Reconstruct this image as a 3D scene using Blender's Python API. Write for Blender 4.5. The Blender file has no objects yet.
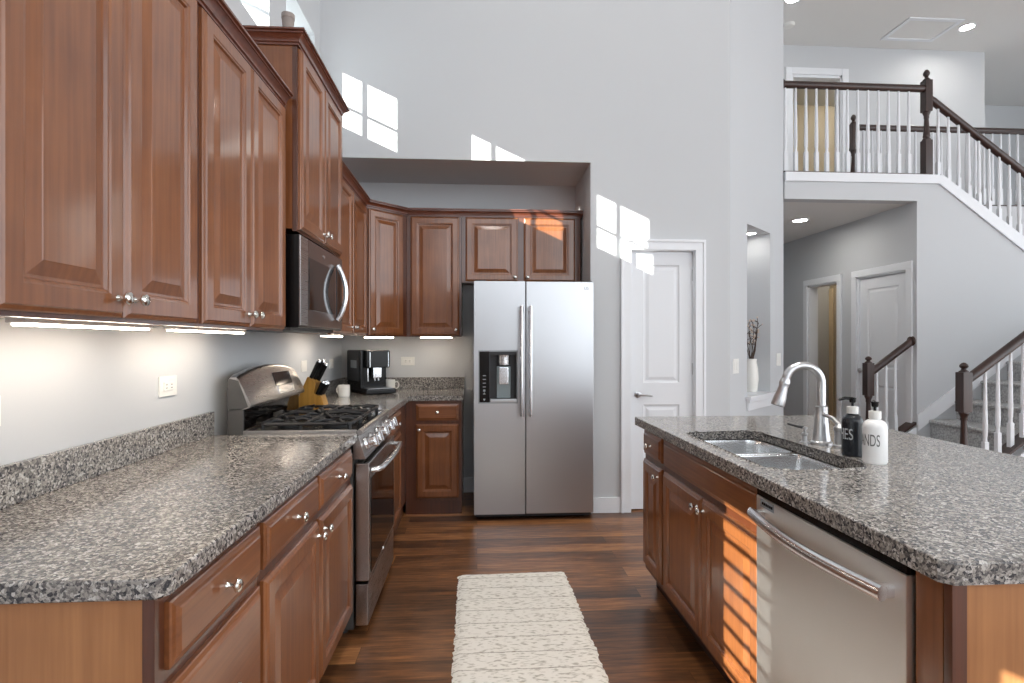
import bpy, bmesh, math, random
from mathutils import Vector, Matrix
random.seed(7)
PI = math.pi
sc = bpy.context.scene
COL = sc.collection

# ------------------------------------------------------------------ camera, sky, sun, exposure
F = 548.0
CAMZ = 1.32
cam_d = bpy.data.cameras.new('camera')
cam = bpy.data.objects.new('camera', cam_d)
COL.objects.link(cam)
cam.location = (0, 0, CAMZ)
cam.rotation_euler = (PI / 2, 0, -math.atan(35.0 / F))
cam_d.sensor_width = 36.0
cam_d.lens = F / 1024.0 * 36.0
cam_d.shift_y = 1.0 / 1024.0
cam_d.clip_start = 0.02
sc.camera = cam

sc.view_settings.view_transform = 'Standard'
sc.view_settings.look = 'None'
sc.view_settings.gamma = 1.0
sc.view_settings.use_curve_mapping = False
sc.view_settings.exposure = 0.0

world = bpy.data.worlds.new('daylight_sky')
sc.world = world
world.use_nodes = True
bg = world.node_tree.nodes['Background']
bg.inputs[0].default_value = (0.90, 0.95, 1.0, 1)
bg.inputs[1].default_value = 3.4

sun_d = bpy.data.lights.new('sun', 'SUN')
sun = bpy.data.objects.new('sun', sun_d)
COL.objects.link(sun)
sun_d.energy = 22.0
sun_d.angle = math.radians(0.3)
sun_d.color = (1.0, 0.95, 0.88)
SUN_DIR = Vector((1.12, 1.0, -0.511)).normalized()
sun.rotation_euler = SUN_DIR.to_track_quat('-Z', 'Y').to_euler()

sc.cycles.max_bounces = 10
sc.cycles.diffuse_bounces = 8
sc.cycles.glossy_bounces = 5
sc.cycles.sample_clamp_indirect = 6.0
sc.cycles.caustics_reflective = False
sc.cycles.caustics_refractive = False


# ------------------------------------------------------------------ material helpers
def srgb(r, g, b):
    def f(c):
        c = c / 255.0
        return c / 12.92 if c <= 0.04045 else ((c + 0.055) / 1.055) ** 2.4
    return (f(r), f(g), f(b), 1.0)


def new_mat(name):
    m = bpy.data.materials.new(name)
    m.use_nodes = True
    nt = m.node_tree
    return m, nt, nt.nodes['Principled BSDF']


def plain(name, col, rough=0.5, metal=0.0, bump=0.0, bscale=200.0, spec=None, coat=0.0, var=0.03):
    m, nt, p = new_mat(name)
    p.inputs['Base Color'].default_value = col
    p.inputs['Roughness'].default_value = rough
    p.inputs['Metallic'].default_value = metal
    if spec is not None:
        p.inputs['Specular IOR Level'].default_value = spec
    if coat:
        p.inputs['Coat Weight'].default_value = coat
        p.inputs['Coat Roughness'].default_value = 0.12
    tc = nt.nodes.new('ShaderNodeTexCoord')
    nz = nt.nodes.new('ShaderNodeTexNoise')
    nz.inputs['Scale'].default_value = bscale
    nt.links.new(tc.outputs['Object'], nz.inputs['Vector'])
    mx = nt.nodes.new('ShaderNodeMix')
    mx.data_type = 'RGBA'
    mx.inputs['A'].default_value = tuple(c * (1 - var) for c in col[:3]) + (1,)
    mx.inputs['B'].default_value = tuple(min(1, c * (1 + var)) for c in col[:3]) + (1,)
    nt.links.new(nz.outputs['Fac'], mx.inputs['Factor'])
    nt.links.new(mx.outputs['Result'], p.inputs['Base Color'])
    if bump:
        b = nt.nodes.new('ShaderNodeBump')
        b.inputs['Strength'].default_value = bump
        b.inputs['Distance'].default_value = 0.002
        nt.links.new(nz.outputs['Fac'], b.inputs['Height'])
        nt.links.new(b.outputs['Normal'], p.inputs['Normal'])
    return m


def emit(name, col, strength):
    m, nt, p = new_mat(name)
    p.inputs['Base Color'].default_value = col
    p.inputs['Emission Color'].default_value = col
    p.inputs['Emission Strength'].default_value = strength
    return m


def wood(name, dark, light, axis='z', rough=0.36, fine=70.0, coat=0.75):
    m, nt, p = new_mat(name)
    N, L = nt.nodes.new, nt.links.new
    tc = N('ShaderNodeTexCoord')
    oi = N('ShaderNodeObjectInfo')
    mp = N('ShaderNodeMapping')
    s = {'z': (1, 1, 0.045), 'x': (0.045, 1, 1), 'y': (1, 0.045, 1)}[axis]
    mp.inputs['Scale'].default_value = s
    add = N('ShaderNodeVectorMath')
    add.operation = 'ADD'
    L(tc.outputs['Object'], add.inputs[0])
    cmb = N('ShaderNodeMath')
    cmb.operation = 'MULTIPLY'
    cmb.inputs[1].default_value = 13.7
    L(oi.outputs['Random'], cmb.inputs[0])
    L(cmb.outputs[0], add.inputs[1])
    L(add.outputs[0], mp.inputs['Vector'])
    n1 = N('ShaderNodeTexNoise')
    n1.inputs['Scale'].default_value = fine
    n1.inputs['Detail'].default_value = 5
    L(mp.outputs[0], n1.inputs['Vector'])
    n2 = N('ShaderNodeTexNoise')
    n2.inputs['Scale'].default_value = 5.0
    n2.inputs['Detail'].default_value = 3
    L(add.outputs[0], n2.inputs['Vector'])
    mixf = N('ShaderNodeMath')
    mixf.operation = 'MULTIPLY_ADD'
    mixf.inputs[1].default_value = 0.55
    L(n1.outputs['Fac'], mixf.inputs[0])
    m2 = N('ShaderNodeMath')
    m2.operation = 'MULTIPLY'
    m2.inputs[1].default_value = 0.45
    L(n2.outputs['Fac'], m2.inputs[0])
    L(m2.outputs[0], mixf.inputs[2])
    cr = N('ShaderNodeValToRGB')
    cr.color_ramp.elements[0].position = 0.32
    cr.color_ramp.elements[0].color = dark
    cr.color_ramp.elements[1].position = 0.68
    cr.color_ramp.elements[1].color = light
    L(mixf.outputs[0], cr.inputs['Fac'])
    hs = N('ShaderNodeHueSaturation')
    mr = N('ShaderNodeMapRange')
    mr.inputs['To Min'].default_value = 0.93
    mr.inputs['To Max'].default_value = 1.07
    L(oi.outputs['Random'], mr.inputs['Value'])
    L(mr.outputs[0], hs.inputs['Value'])
    L(cr.outputs[0], hs.inputs['Color'])
    L(hs.outputs[0], p.inputs['Base Color'])
    p.inputs['Roughness'].default_value = rough
    p.inputs['Coat Weight'].default_value = coat
    p.inputs['Coat Roughness'].default_value = 0.13
    p.inputs['Coat IOR'].default_value = 1.52
    b = N('ShaderNodeBump')
    b.inputs['Strength'].default_value = 0.06
    b.inputs['Distance'].default_value = 0.001
    L(n1.outputs['Fac'], b.inputs['Height'])
    L(b.outputs['Normal'], p.inputs['Normal'])
    return m


def granite(name):
    m, nt, p = new_mat(name)
    N, L = nt.nodes.new, nt.links.new
    tc = N('ShaderNodeTexCoord')
    nz = N('ShaderNodeTexNoise')
    nz.inputs['Scale'].default_value = 70
    nz.inputs['Detail'].default_value = 3
    L(tc.outputs['Object'], nz.inputs['Vector'])
    sub = N('ShaderNodeVectorMath')
    sub.operation = 'MULTIPLY_ADD'
    sub.inputs[1].default_value = (0.014, 0.014, 0.014)
    L(nz.outputs['Color'], sub.inputs[0])
    L(tc.outputs['Object'], sub.inputs[2])
    v1 = N('ShaderNodeTexVoronoi')
    v1.inputs['Scale'].default_value = 180
    L(sub.outputs[0], v1.inputs['Vector'])
    r1 = N('ShaderNodeValToRGB')
    r1.color_ramp.interpolation = 'CONSTANT'
    stops = [(0.0, srgb(66, 66, 69)), (0.14, srgb(98, 95, 94)), (0.30, srgb(126, 122, 118)),
             (0.50, srgb(150, 145, 139)), (0.70, srgb(171, 166, 159)), (0.88, srgb(194, 190, 185))]
    while len(r1.color_ramp.elements) < len(stops):
        r1.color_ramp.elements.new(0.5)
    for e, (q, c) in zip(r1.color_ramp.elements, stops):
        e.position = q
        e.color = c
    sep = N('ShaderNodeSeparateColor')
    L(v1.outputs['Color'], sep.inputs[0])
    L(sep.outputs[0], r1.inputs['Fac'])
    v2 = N('ShaderNodeTexVoronoi')
    v2.inputs['Scale'].default_value = 420
    L(sub.outputs[0], v2.inputs['Vector'])
    r2 = N('ShaderNodeValToRGB')
    r2.color_ramp.interpolation = 'CONSTANT'
    r2.color_ramp.elements[0].color = (0.5, 0.5, 0.52, 1)
    r2.color_ramp.elements[1].position = 0.25
    r2.color_ramp.elements[1].color = (1, 1, 1, 1)
    sep2 = N('ShaderNodeSeparateColor')
    L(v2.outputs['Color'], sep2.inputs[0])
    L(sep2.outputs[1], r2.inputs['Fac'])
    mx = N('ShaderNodeMix')
    mx.data_type = 'RGBA'
    mx.blend_type = 'MULTIPLY'
    mx.inputs['Factor'].default_value = 0.8
    L(r1.outputs[0], mx.inputs['A'])
    L(r2.outputs[0], mx.inputs['B'])
    L(mx.outputs['Result'], p.inputs['Base Color'])
    p.inputs['Roughness'].default_value = 0.12
    p.inputs['Specular IOR Level'].default_value = 0.5
    return m


def floor_mat():
    m, nt, p = new_mat('dark_hardwood_planks')
    N, L = nt.nodes.new, nt.links.new
    tc = N('ShaderNodeTexCoord')
    br = N('ShaderNodeTexBrick')
    br.offset = 0.37
    br.offset_frequency = 2
    br.inputs['Scale'].default_value = 1.0
    br.inputs['Brick Width'].default_value = 1.35
    br.inputs['Row Height'].default_value = 0.127
    br.inputs['Mortar Size'].default_value = 0.001
    br.inputs['Mortar Smooth'].default_value = 0.2
    br.inputs['Bias'].default_value = 0.0
    br.inputs['Color1'].default_value = (0, 0, 0, 1)
    br.inputs['Color2'].default_value = (1, 1, 1, 1)
    br.inputs['Mortar'].default_value = (0.3, 0.3, 0.3, 1)
    L(tc.outputs['Object'], br.inputs['Vector'])
    mp = N('ShaderNodeMapping')
    mp.inputs['Scale'].default_value = (0.09, 1, 1)
    off = N('ShaderNodeVectorMath')
    off.operation = 'MULTIPLY_ADD'
    off.inputs[1].default_value = (31, 17, 5)
    L(br.outputs['Color'], off.inputs[0])
    L(tc.outputs['Object'], off.inputs[2])
    L(off.outputs[0], mp.inputs['Vector'])
    n1 = N('ShaderNodeTexNoise')
    n1.inputs['Scale'].default_value = 60
    n1.inputs['Detail'].default_value = 6
    n1.inputs['Roughness'].default_value = 0.65
    L(mp.outputs[0], n1.inputs['Vector'])
    n2 = N('ShaderNodeTexNoise')
    n2.inputs['Scale'].default_value = 7
    n2.inputs['Detail'].default_value = 4
    L(mp.outputs[0], n2.inputs['Vector'])
    a = N('ShaderNodeMath')
    a.operation = 'MULTIPLY_ADD'
    a.inputs[1].default_value = 0.50
    a.inputs[2].default_value = 0.0
    L(n1.outputs['Fac'], a.inputs[0])
    b = N('ShaderNodeMath')
    b.operation = 'MULTIPLY_ADD'
    b.inputs[1].default_value = 0.42
    L(n2.outputs['Fac'], b.inputs[0])
    L(a.outputs[0], b.inputs[2])
    sp = N('ShaderNodeSeparateColor')
    L(br.outputs['Color'], sp.inputs[0])
    c = N('ShaderNodeMath')
    c.operation = 'MULTIPLY_ADD'
    c.inputs[1].default_value = 0.20
    L(sp.outputs[0], c.inputs[0])
    L(b.outputs[0], c.inputs[2])
    cr = N('ShaderNodeValToRGB')
    els = [(0.40, srgb(60, 39, 25)), (0.51, srgb(98, 64, 40)), (0.60, srgb(132, 87, 53)), (0.70, srgb(172, 120, 76))]
    while len(cr.color_ramp.elements) < 4:
        cr.color_ramp.elements.new(0.5)
    for e, (q, cc) in zip(cr.color_ramp.elements, els):
        e.position = q
        e.color = cc
    L(c.outputs[0], cr.inputs['Fac'])
    mx = N('ShaderNodeMix')
    mx.data_type = 'RGBA'
    L(br.outputs['Fac'], mx.inputs['Factor'])
    L(cr.outputs[0], mx.inputs['A'])
    mx.inputs['B'].default_value = srgb(40, 24, 15)
    L(mx.outputs['Result'], p.inputs['Base Color'])
    p.inputs['Roughness'].default_value = 0.30
    bp = N('ShaderNodeBump')
    bp.inputs['Strength'].default_value = 0.12
    bp.inputs['Distance'].default_value = 0.002
    L(n1.outputs['Fac'], bp.inputs['Height'])
    L(bp.outputs['Normal'], p.inputs['Normal'])
    return m


def steel(name, col=(0.62, 0.63, 0.65, 1), rough=0.30, axis='z', amount=0.03):
    m, nt, p = new_mat(name)
    N, L = nt.nodes.new, nt.links.new
    p.inputs['Base Color'].default_value = col
    p.inputs['Metallic'].default_value = 1.0
    tc = N('ShaderNodeTexCoord')
    mp = N('ShaderNodeMapping')
    mp.inputs['Scale'].default_value = {'z': (1, 1, 0.012), 'x': (0.012, 1, 1), 'y': (1, 0.012, 1)}[axis]
    L(tc.outputs['Object'], mp.inputs['Vector'])
    nz = N('ShaderNodeTexNoise')
    nz.inputs['Scale'].default_value = 500
    nz.inputs['Detail'].default_value = 2
    L(mp.outputs[0], nz.inputs['Vector'])
    mr = N('ShaderNodeMapRange')
    mr.inputs['To Min'].default_value = rough - amount
    mr.inputs['To Max'].default_value = rough + amount
    L(nz.outputs['Fac'], mr.inputs['Value'])
    L(mr.outputs[0], p.inputs['Roughness'])
    bp = N('ShaderNodeBump')
    bp.inputs['Strength'].default_value = 0.008
    bp.inputs['Distance'].default_value = 0.0005
    L(nz.outputs['Fac'], bp.inputs['Height'])
    L(bp.outputs['Normal'], p.inputs['Normal'])
    return m


def rug_mat():
    m, nt, p = new_mat('woven_cream_cotton')
    N, L = nt.nodes.new, nt.links.new
    tc = N('ShaderNodeTexCoord')
    mp = N('ShaderNodeMapping')
    mp.inputs['Rotation'].default_value = (0, 0, 0.55)
    mp.inputs['Scale'].default_value = (0.35, 1, 1)
    L(tc.outputs['Object'], mp.inputs['Vector'])
    nz = N('ShaderNodeTexNoise')
    nz.inputs['Scale'].default_value = 95
    nz.inputs['Detail'].default_value = 3
    L(mp.outputs[0], nz.inputs['Vector'])
    cr = N('ShaderNodeValToRGB')
    cr.color_ramp.elements[0].position = 0.33
    cr.color_ramp.elements[0].color = srgb(190, 185, 173)
    cr.color_ramp.elements[1].position = 0.47
    cr.color_ramp.elements[1].color = srgb(240, 237, 229)
    L(nz.outputs['Fac'], cr.inputs['Fac'])
    # thin darker thread lines every 62 mm
    sx = N('ShaderNodeSeparateXYZ')
    L(tc.outputs['Object'], sx.inputs[0])
    n3 = N('ShaderNodeTexNoise')
    n3.inputs['Scale'].default_value = 9
    L(tc.outputs['Object'], n3.inputs['Vector'])
    wob = N('ShaderNodeMath')
    wob.operation = 'MULTIPLY_ADD'
    wob.inputs[1].default_value = 0.012
    L(n3.outputs['Fac'], wob.inputs[0])
    L(sx.outputs['Y'], wob.inputs[2])
    md = N('ShaderNodeMath')
    md.operation = 'PINGPONG'
    md.inputs[1].default_value = 0.061
    L(wob.outputs[0], md.inputs[0])
    lt = N('ShaderNodeMath')
    lt.operation = 'LESS_THAN'
    lt.inputs[1].default_value = 0.0032
    L(md.outputs[0], lt.inputs[0])
    n4 = N('ShaderNodeTexNoise')
    n4.inputs['Scale'].default_value = 120
    L(tc.outputs['Object'], n4.inputs['Vector'])
    ml = N('ShaderNodeMath')
    ml.operation = 'MULTIPLY'
    L(lt.outputs[0], ml.inputs[0])
    L(n4.outputs['Fac'], ml.inputs[1])
    mx = N('ShaderNodeMix')
    mx.data_type = 'RGBA'
    L(ml.outputs[0], mx.inputs['Factor'])
    L(cr.outputs[0], mx.inputs['A'])
    mx.inputs['B'].default_value = srgb(122, 108, 92)
    L(mx.outputs['Result'], p.inputs['Base Color'])
    p.inputs['Roughness'].default_value = 0.95
    p.inputs['Specular IOR Level'].default_value = 0.1
    b = N('ShaderNodeBump')
    b.inputs['Strength'].default_value = 0.6
    b.inputs['Distance'].default_value = 0.004
    L(nz.outputs['Fac'], b.inputs['Height'])
    L(b.outputs['Normal'], p.inputs['Normal'])
    return m


def carpet_mat():
    m, nt, p = new_mat('grey_stair_carpet')
    N, L = nt.nodes.new, nt.links.new
    tc = N('ShaderNodeTexCoord')
    nz = N('ShaderNodeTexNoise')
    nz.inputs['Scale'].default_value = 60
    nz.inputs['Detail'].default_value = 6
    L(tc.outputs['Object'], nz.inputs['Vector'])
    cr = N('ShaderNodeValToRGB')
    cr.color_ramp.elements[0].position = 0.35
    cr.color_ramp.elements[0].color = srgb(150, 151, 152)
    cr.color_ramp.elements[1].position = 0.65
    cr.color_ramp.elements[1].color = srgb(196, 197, 197)
    L(nz.outputs['Fac'], cr.inputs['Fac'])
    L(cr.outputs[0], p.inputs['Base Color'])
    p.inputs['Roughness'].default_value = 1.0
    b = N('ShaderNodeBump')
    b.inputs['Strength'].default_value = 0.7
    b.inputs['Distance'].default_value = 0.004
    L(nz.outputs['Fac'], b.inputs['Height'])
    L(b.outputs['Normal'], p.inputs['Normal'])
    return m


M = {}
M['wall'] = plain('pale_grey_wall_paint', srgb(196, 199, 202), 0.7, bump=0.05, bscale=300, var=0.01)
M['ceil'] = plain('white_ceiling_paint', srgb(222, 222, 220), 0.8, bump=0.05, bscale=300, var=0.01)
M['tan'] = plain('tan_wall_paint', srgb(190, 176, 152), 0.7, bump=0.05, bscale=300, var=0.01)
M['trim'] = plain('white_trim_paint', srgb(226, 229, 233), 0.35, var=0.01)
M['door'] = plain('white_door_paint', srgb(224, 227, 231), 0.4, var=0.01)
M['cream'] = plain('cream_wall_paint', srgb(214, 204, 184), 0.7, var=0.01)
M['tandoor'] = plain('cream_door_paint', srgb(226, 208, 176), 0.4, var=0.01)
M['cherry'] = wood('cherry_wood_upright', srgb(112, 63, 32), srgb(146, 90, 50), 'z')
M['cherry_h'] = wood('cherry_wood_level', srgb(112, 63, 32), srgb(146, 90, 50), 'x')
M['frame'] = wood('cherry_wood_frame_shaded', srgb(70, 35, 20), srgb(100, 54, 31), 'z')  # cherry darkened so the shadow in the gaps round the fronts is in the colour
M['crown'] = wood('cherry_wood_crown', srgb(84, 42, 28), srgb(116, 62, 42), 'x', fine=40)
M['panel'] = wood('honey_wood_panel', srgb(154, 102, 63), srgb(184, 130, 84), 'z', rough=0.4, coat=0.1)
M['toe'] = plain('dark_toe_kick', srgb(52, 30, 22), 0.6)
M['underside'] = plain('cabinet_underside', srgb(150, 128, 112), 0.5)
M['rail'] = wood('espresso_rail_wood', srgb(38, 24, 21), srgb(62, 40, 35), 'z', rough=0.35, coat=0.15)
M['granite'] = granite('speckled_granite')
M['floor'] = floor_mat()
M['steel'] = steel('brushed_steel')
M['steel_h'] = steel('brushed_steel_level', axis='x')
M['sinksteel'] = steel('sink_steel', (0.78, 0.79, 0.80, 1), 0.26, amount=0.01)
M['nickel'] = steel('brushed_nickel', (0.52, 0.52, 0.53, 1), 0.30)
M['fridgesteel'] = steel('fridge_steel', (0.55, 0.56, 0.58, 1), 0.36, 'x')
M['rangesteel'] = steel('range_steel', (0.47, 0.45, 0.44, 1), 0.28, 'x')
M['microsteel'] = steel('dark_microwave_steel', (0.31, 0.285, 0.28, 1), 0.24, 'x')
M['dwsteel'] = steel('satin_steel', (0.86, 0.85, 0.83, 1), 0.40, 'z')
M['knob'] = steel('polished_nickel_knob', (0.80, 0.78, 0.74, 1), 0.15, amount=0.03)
M['bar'] = steel('light_steel_bar', (0.80, 0.81, 0.83, 1), 0.25, amount=0.0)
M['black'] = plain('black_enamel', srgb(12, 12, 13), 0.22, spec=0.3)
M['blackglass'] = plain('black_glass', srgb(16, 13, 12), 0.06, spec=0.5)
M['iron'] = plain('matte_cast_iron', srgb(30, 31, 34), 0.45, bump=0.2, bscale=400)
M['darkgrey'] = plain('dark_grey_plastic', srgb(46, 47, 50), 0.5)
M['sidegrey'] = plain('grey_painted_side', srgb(74, 73, 72), 0.45)
M['greyplastic'] = plain('light_grey_plastic', srgb(150, 156, 160), 0.4)
M['white'] = plain('white_plastic', srgb(232, 232, 228), 0.35, var=0.01)
M['ceramic'] = plain('white_ceramic', srgb(232, 230, 224), 0.15, var=0.01)
M['whitebottle'] = plain('white_coated_glass', srgb(236, 236, 236), 0.28, var=0.01)
M['blackbottle'] = plain('black_coated_glass', srgb(26, 30, 36), 0.22)
M['ink'] = plain('dark_lettering', srgb(104, 104, 104), 0.6)
M['paleink'] = plain('pale_lettering', srgb(196, 200, 204), 0.6)
M['bamboo'] = wood('bamboo_block', srgb(168, 118, 46), srgb(204, 152, 70), 'z', rough=0.4, coat=0.1)
M['rug'] = rug_mat()
M['carpet'] = carpet_mat()
gm = bpy.data.materials.new('clear_window_glass')
gm.use_nodes = True
gn = gm.node_tree
gn.nodes.remove(gn.nodes['Principled BSDF'])
g1 = gn.nodes.new('ShaderNodeBsdfTransparent')
g1.inputs[0].default_value = (0.96, 0.98, 0.97, 1)
g2 = gn.nodes.new('ShaderNodeBsdfGlossy')
g2.inputs['Roughness'].default_value = 0.02
g3 = gn.nodes.new('ShaderNodeMixShader')
g3.inputs[0].default_value = 0.05
gn.links.new(g1.outputs[0], g3.inputs[1])
gn.links.new(g2.outputs[0], g3.inputs[2])
gn.links.new(g3.outputs[0], gn.nodes['Material Output'].inputs[0])
M['glass'] = gm
M['pot'] = plain('grey_clay_pot', srgb(150, 140, 134), 0.8, bump=0.2, bscale=80)
M['twig'] = plain('dark_twig', srgb(74, 58, 50), 0.8)
M['bud'] = plain('pale_cotton_bud', srgb(206, 190, 176), 0.9)
M['led'] = emit('warm_led_strip', (1.0, 0.86, 0.70, 1), 30.0)
M['nichelamp'] = emit('niche_lamp', (1.0, 0.95, 0.88, 1), 40.0)
M['can'] = emit('downlight_lamp', (1.0, 0.95, 0.88, 1), 150.0)
M['addedlamp'] = emit('added_lamp_glow', (1.0, 0.93, 0.82, 1), 24.0)  # glow of the unseen lamps added in the tan rooms
M['display'] = plain('dark_display', srgb(34, 20, 18), 0.1)
M['paleblue'] = plain('frosted_grey_paddle', srgb(150, 164, 168), 0.3)


# ------------------------------------------------------------------ mesh helpers
class MB:
    def __init__(self):
        self.bm = bmesh.new()

    def box(self, x0, x1, y0, y1, z0, z1, bev=0.0, seg=2):
        x0, x1 = min(x0, x1), max(x0, x1)
        y0, y1 = min(y0, y1), max(y0, y1)
        z0, z1 = min(z0, z1), max(z0, z1)
        r = bmesh.ops.create_cube(self.bm, size=1.0)
        vs = r['verts']
        for v in vs:
            v.co = Vector(((x0 + x1) / 2 + v.co.x * (x1 - x0), (y0 + y1) / 2 + v.co.y * (y1 - y0),
                           (z0 + z1) / 2 + v.co.z * (z1 - z0)))
        if bev > 0:
            es = list({e for v in vs for e in v.link_edges})
            bmesh.ops.bevel(self.bm, geom=es, offset=bev, segments=seg, affect='EDGES', profile=0.6)
        return self

    def loops(self, rings, cap0=True, cap1=True, closed=True):
        prev = None
        rr = []
        for ring in rings:
            vs = [self.bm.verts.new(p) for p in ring]
            rr.append(vs)
            if prev is not None:
                n = len(vs)
                for i in range(n if closed else n - 1):
                    j = (i + 1) % n
                    try:
                        self.bm.faces.new((prev[i], prev[j], vs[j], vs[i]))
                    except ValueError:
                        pass
            prev = vs
        if cap0:
            try:
                self.bm.faces.new(list(reversed(rr[0])))
            except ValueError:
                pass
        if cap1:
            try:
                self.bm.faces.new(rr[-1])
            except ValueError:
                pass
        return self

    def lathe(self, prof, seg=24, c=(0, 0, 0), axis='z', cap0=True, cap1=True):
        rings = []
        for r, h in prof:
            ring = []
            for k in range(seg):
                a = 2 * PI * k / seg
                u, v = r * math.cos(a), r * math.sin(a)
                if axis == 'z':
                    p = (c[0] + u, c[1] + v, c[2] + h)
                elif axis == '-y':
                    p = (c[0] + u, c[1] - h, c[2] + v)
                elif axis == 'x':
                    p = (c[0] + h, c[1] + u, c[2] + v)
                elif axis == '-z':
                    p = (c[0] + u, c[1] - v, c[2] - h)
                ring.append(p)
            rings.append(ring)
        return self.loops(rings, cap0, cap1)

    def tube(self, pts, rad, seg=12, sx=1.0, cap=True, up=(0, 0, 1)):
        pts = [Vector(p) for p in pts]
        n = len(pts)
        rads = rad if isinstance(rad, (list, tuple)) else [rad] * n
        rings = []
        ref = Vector(up)
        for i, p in enumerate(pts):
            t = (pts[min(i + 1, n - 1)] - pts[max(i - 1, 0)]).normalized()
            a = t.cross(ref)
            if a.length < 1e-4:
                a = t.cross(Vector((1, 0, 0)))
            a.normalize()
            b = a.cross(t).normalized()
            ref = b
            rings.append([p + a * (rads[i] * sx * math.cos(2 * PI * k / seg)) + b * (rads[i] * math.sin(2 * PI * k / seg))
                          for k in range(seg)])
        return self.loops(rings, cap, cap)

    def prism(self, poly, axis, a, b):
        """poly: 2-D points; axis 'y': (x,z) pairs pushed along y; 'x': (y,z); 'z': (x,y)"""
        def P(u, v, w):
            return {'y': (u, w, v), 'x': (w, u, v), 'z': (u, v, w)}[axis]
        return self.loops([[P(u, v, a) for u, v in poly], [P(u, v, b) for u, v in poly]])

    def sweep(self, prof, path):
        """prof: closed list of (out, up); path: xy points; out is to the right of travel; mitred"""
        pts = [Vector((p[0], p[1])) for p in path]
        z0 = path[0][2]
        nrm = []
        for i in range(len(pts) - 1):
            d = (pts[i + 1] - pts[i]).normalized()
            nrm.append(Vector((d.y, -d.x)))
        rings = []
        for i, p in enumerate(pts):
            if i == 0:
                m = nrm[0]
            elif i == len(pts) - 1:
                m = nrm[-1]
            else:
                m = (nrm[i - 1] + nrm[i]) / (1 + nrm[i - 1].dot(nrm[i]))
            rings.append([(p.x + m.x * o, p.y + m.y * o, z0 + u) for o, u in prof])
        return self.loops(rings)

    def frame_loops(self, x0, x1, z0, z1, loops, cap=True):
        """nested rectangles in the xz plane: loops = [(inset, y)], facing -y"""
        rings = []
        for ins, y in loops:
            rings.append([(x0 + ins, y, z0 + ins), (x1 - ins, y, z0 + ins), (x1 - ins, y, z1 - ins), (x0 + ins, y, z1 - ins)])
        return self.loops(rings, True, cap)

    def cells(self, u0, u1, v0, v1, holes, put):
        us = sorted({u0, u1} | {h[0] for h in holes} | {h[1] for h in holes})
        vs = sorted({v0, v1} | {h[2] for h in holes} | {h[3] for h in holes})
        us = [u for u in us if u0 <= u <= u1]
        vs = [v for v in vs if v0 <= v <= v1]
        for i in range(len(us) - 1):
            run = None
            for j in range(len(vs) - 1):
                cu, cv = (us[i] + us[i + 1]) / 2, (vs[j] + vs[j + 1]) / 2
                inside = any(h[0] < cu < h[1] and h[2] < cv < h[3] for h in holes)
                if not inside:
                    run = [vs[j], vs[j + 1]] if run is None else [run[0], vs[j + 1]]
                if inside or j == len(vs) - 2:
                    if run is not None:
                        put(us[i], us[i + 1], run[0], run[1])
                    run = None
        return self

    def xf(self, mat):
        bmesh.ops.transform(self.bm, matrix=mat, verts=self.bm.verts)
        return self

    def build(self, name, mat, parent=None, loc=(0, 0, 0), rot=(0, 0, 0), smooth=True, ang=32):
        bm = self.bm
        bmesh.ops.remove_doubles(bm, verts=bm.verts, dist=1e-6)
        bmesh.ops.recalc_face_normals(bm, faces=bm.faces)
        if smooth:
            lim = math.radians(ang)
            for f in bm.faces:
                f.smooth = True
            for e in bm.edges:
                if len(e.link_faces) != 2 or e.calc_face_angle(0) > lim:
                    e.smooth = False
        me = bpy.data.meshes.new(name)
        bm.to_mesh(me)
        bm.free()
        me.materials.append(mat)
        o = bpy.data.objects.new(name, me)
        COL.objects.link(o)
        o.parent = parent
        o.location = loc
        o.rotation_euler = rot
        if smooth:
            wn = o.modifiers.new('weighted_normals', 'WEIGHTED_NORMAL')
            wn.keep_sharp = True
        return o


def tag(o, label, cat, group=None):
    o['label'] = label
    o['category'] = cat
    if group:
        o['group'] = group
    return o


def thing(name, label, cat, loc=(0, 0, 0), rz=0.0, group=None):
    o = bpy.data.objects.new(name, None)
    o.empty_display_size = 0.1
    COL.objects.link(o)
    o.location = loc
    o.rotation_euler = (0, 0, rz)
    return tag(o, label, cat, group)


def struct(o):
    o['kind'] = 'structure'
    return o


def copy_tree(o, parent=None):
    c = o.copy()
    COL.objects.link(c)
    c.parent = parent
    for ch in list(o.children):
        copy_tree(ch, c)
    return c


def text_obj(s, size, mat, parent, name, loc=(0, 0, 0), rot=(0, 0, 0), depth=0.0004, wrap=None, align='CENTER'):
    cu = bpy.data.curves.new('lettering', 'FONT')
    cu.body = s
    cu.size = size
    cu.extrude = depth
    cu.align_x = align
    cu.align_y = 'CENTER'
    tmp = bpy.data.objects.new('lettering_tmp', cu)
    COL.objects.link(tmp)
    dg = bpy.context.evaluated_depsgraph_get()
    me = bpy.data.meshes.new_from_object(tmp.evaluated_get(dg))
    bpy.data.objects.remove(tmp)
    bpy.data.curves.remove(cu)
    me.name = name
    me.materials.clear()
    me.materials.append(mat)
    if wrap:
        R = wrap
        wx = max(v.co.x for v in me.vertices) - min(v.co.x for v in me.vertices)
        sq = 0.0165 * len(s) / wx
        for v in me.vertices:
            a = v.co.x * sq / R
            r = R + v.co.z
            v.co = Vector((r * math.sin(a), -r * math.cos(a), v.co.y))
    o = bpy.data.objects.new(name, me)
    COL.objects.link(o)
    o.parent = parent
    o.location = loc
    o.rotation_euler = rot
    return o


XL = -1.175        # the cabinet wall
YB = 4.20          # pantry wall
YN = 4.85          # back of the fridge niche
CEIL = 5.36

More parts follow.
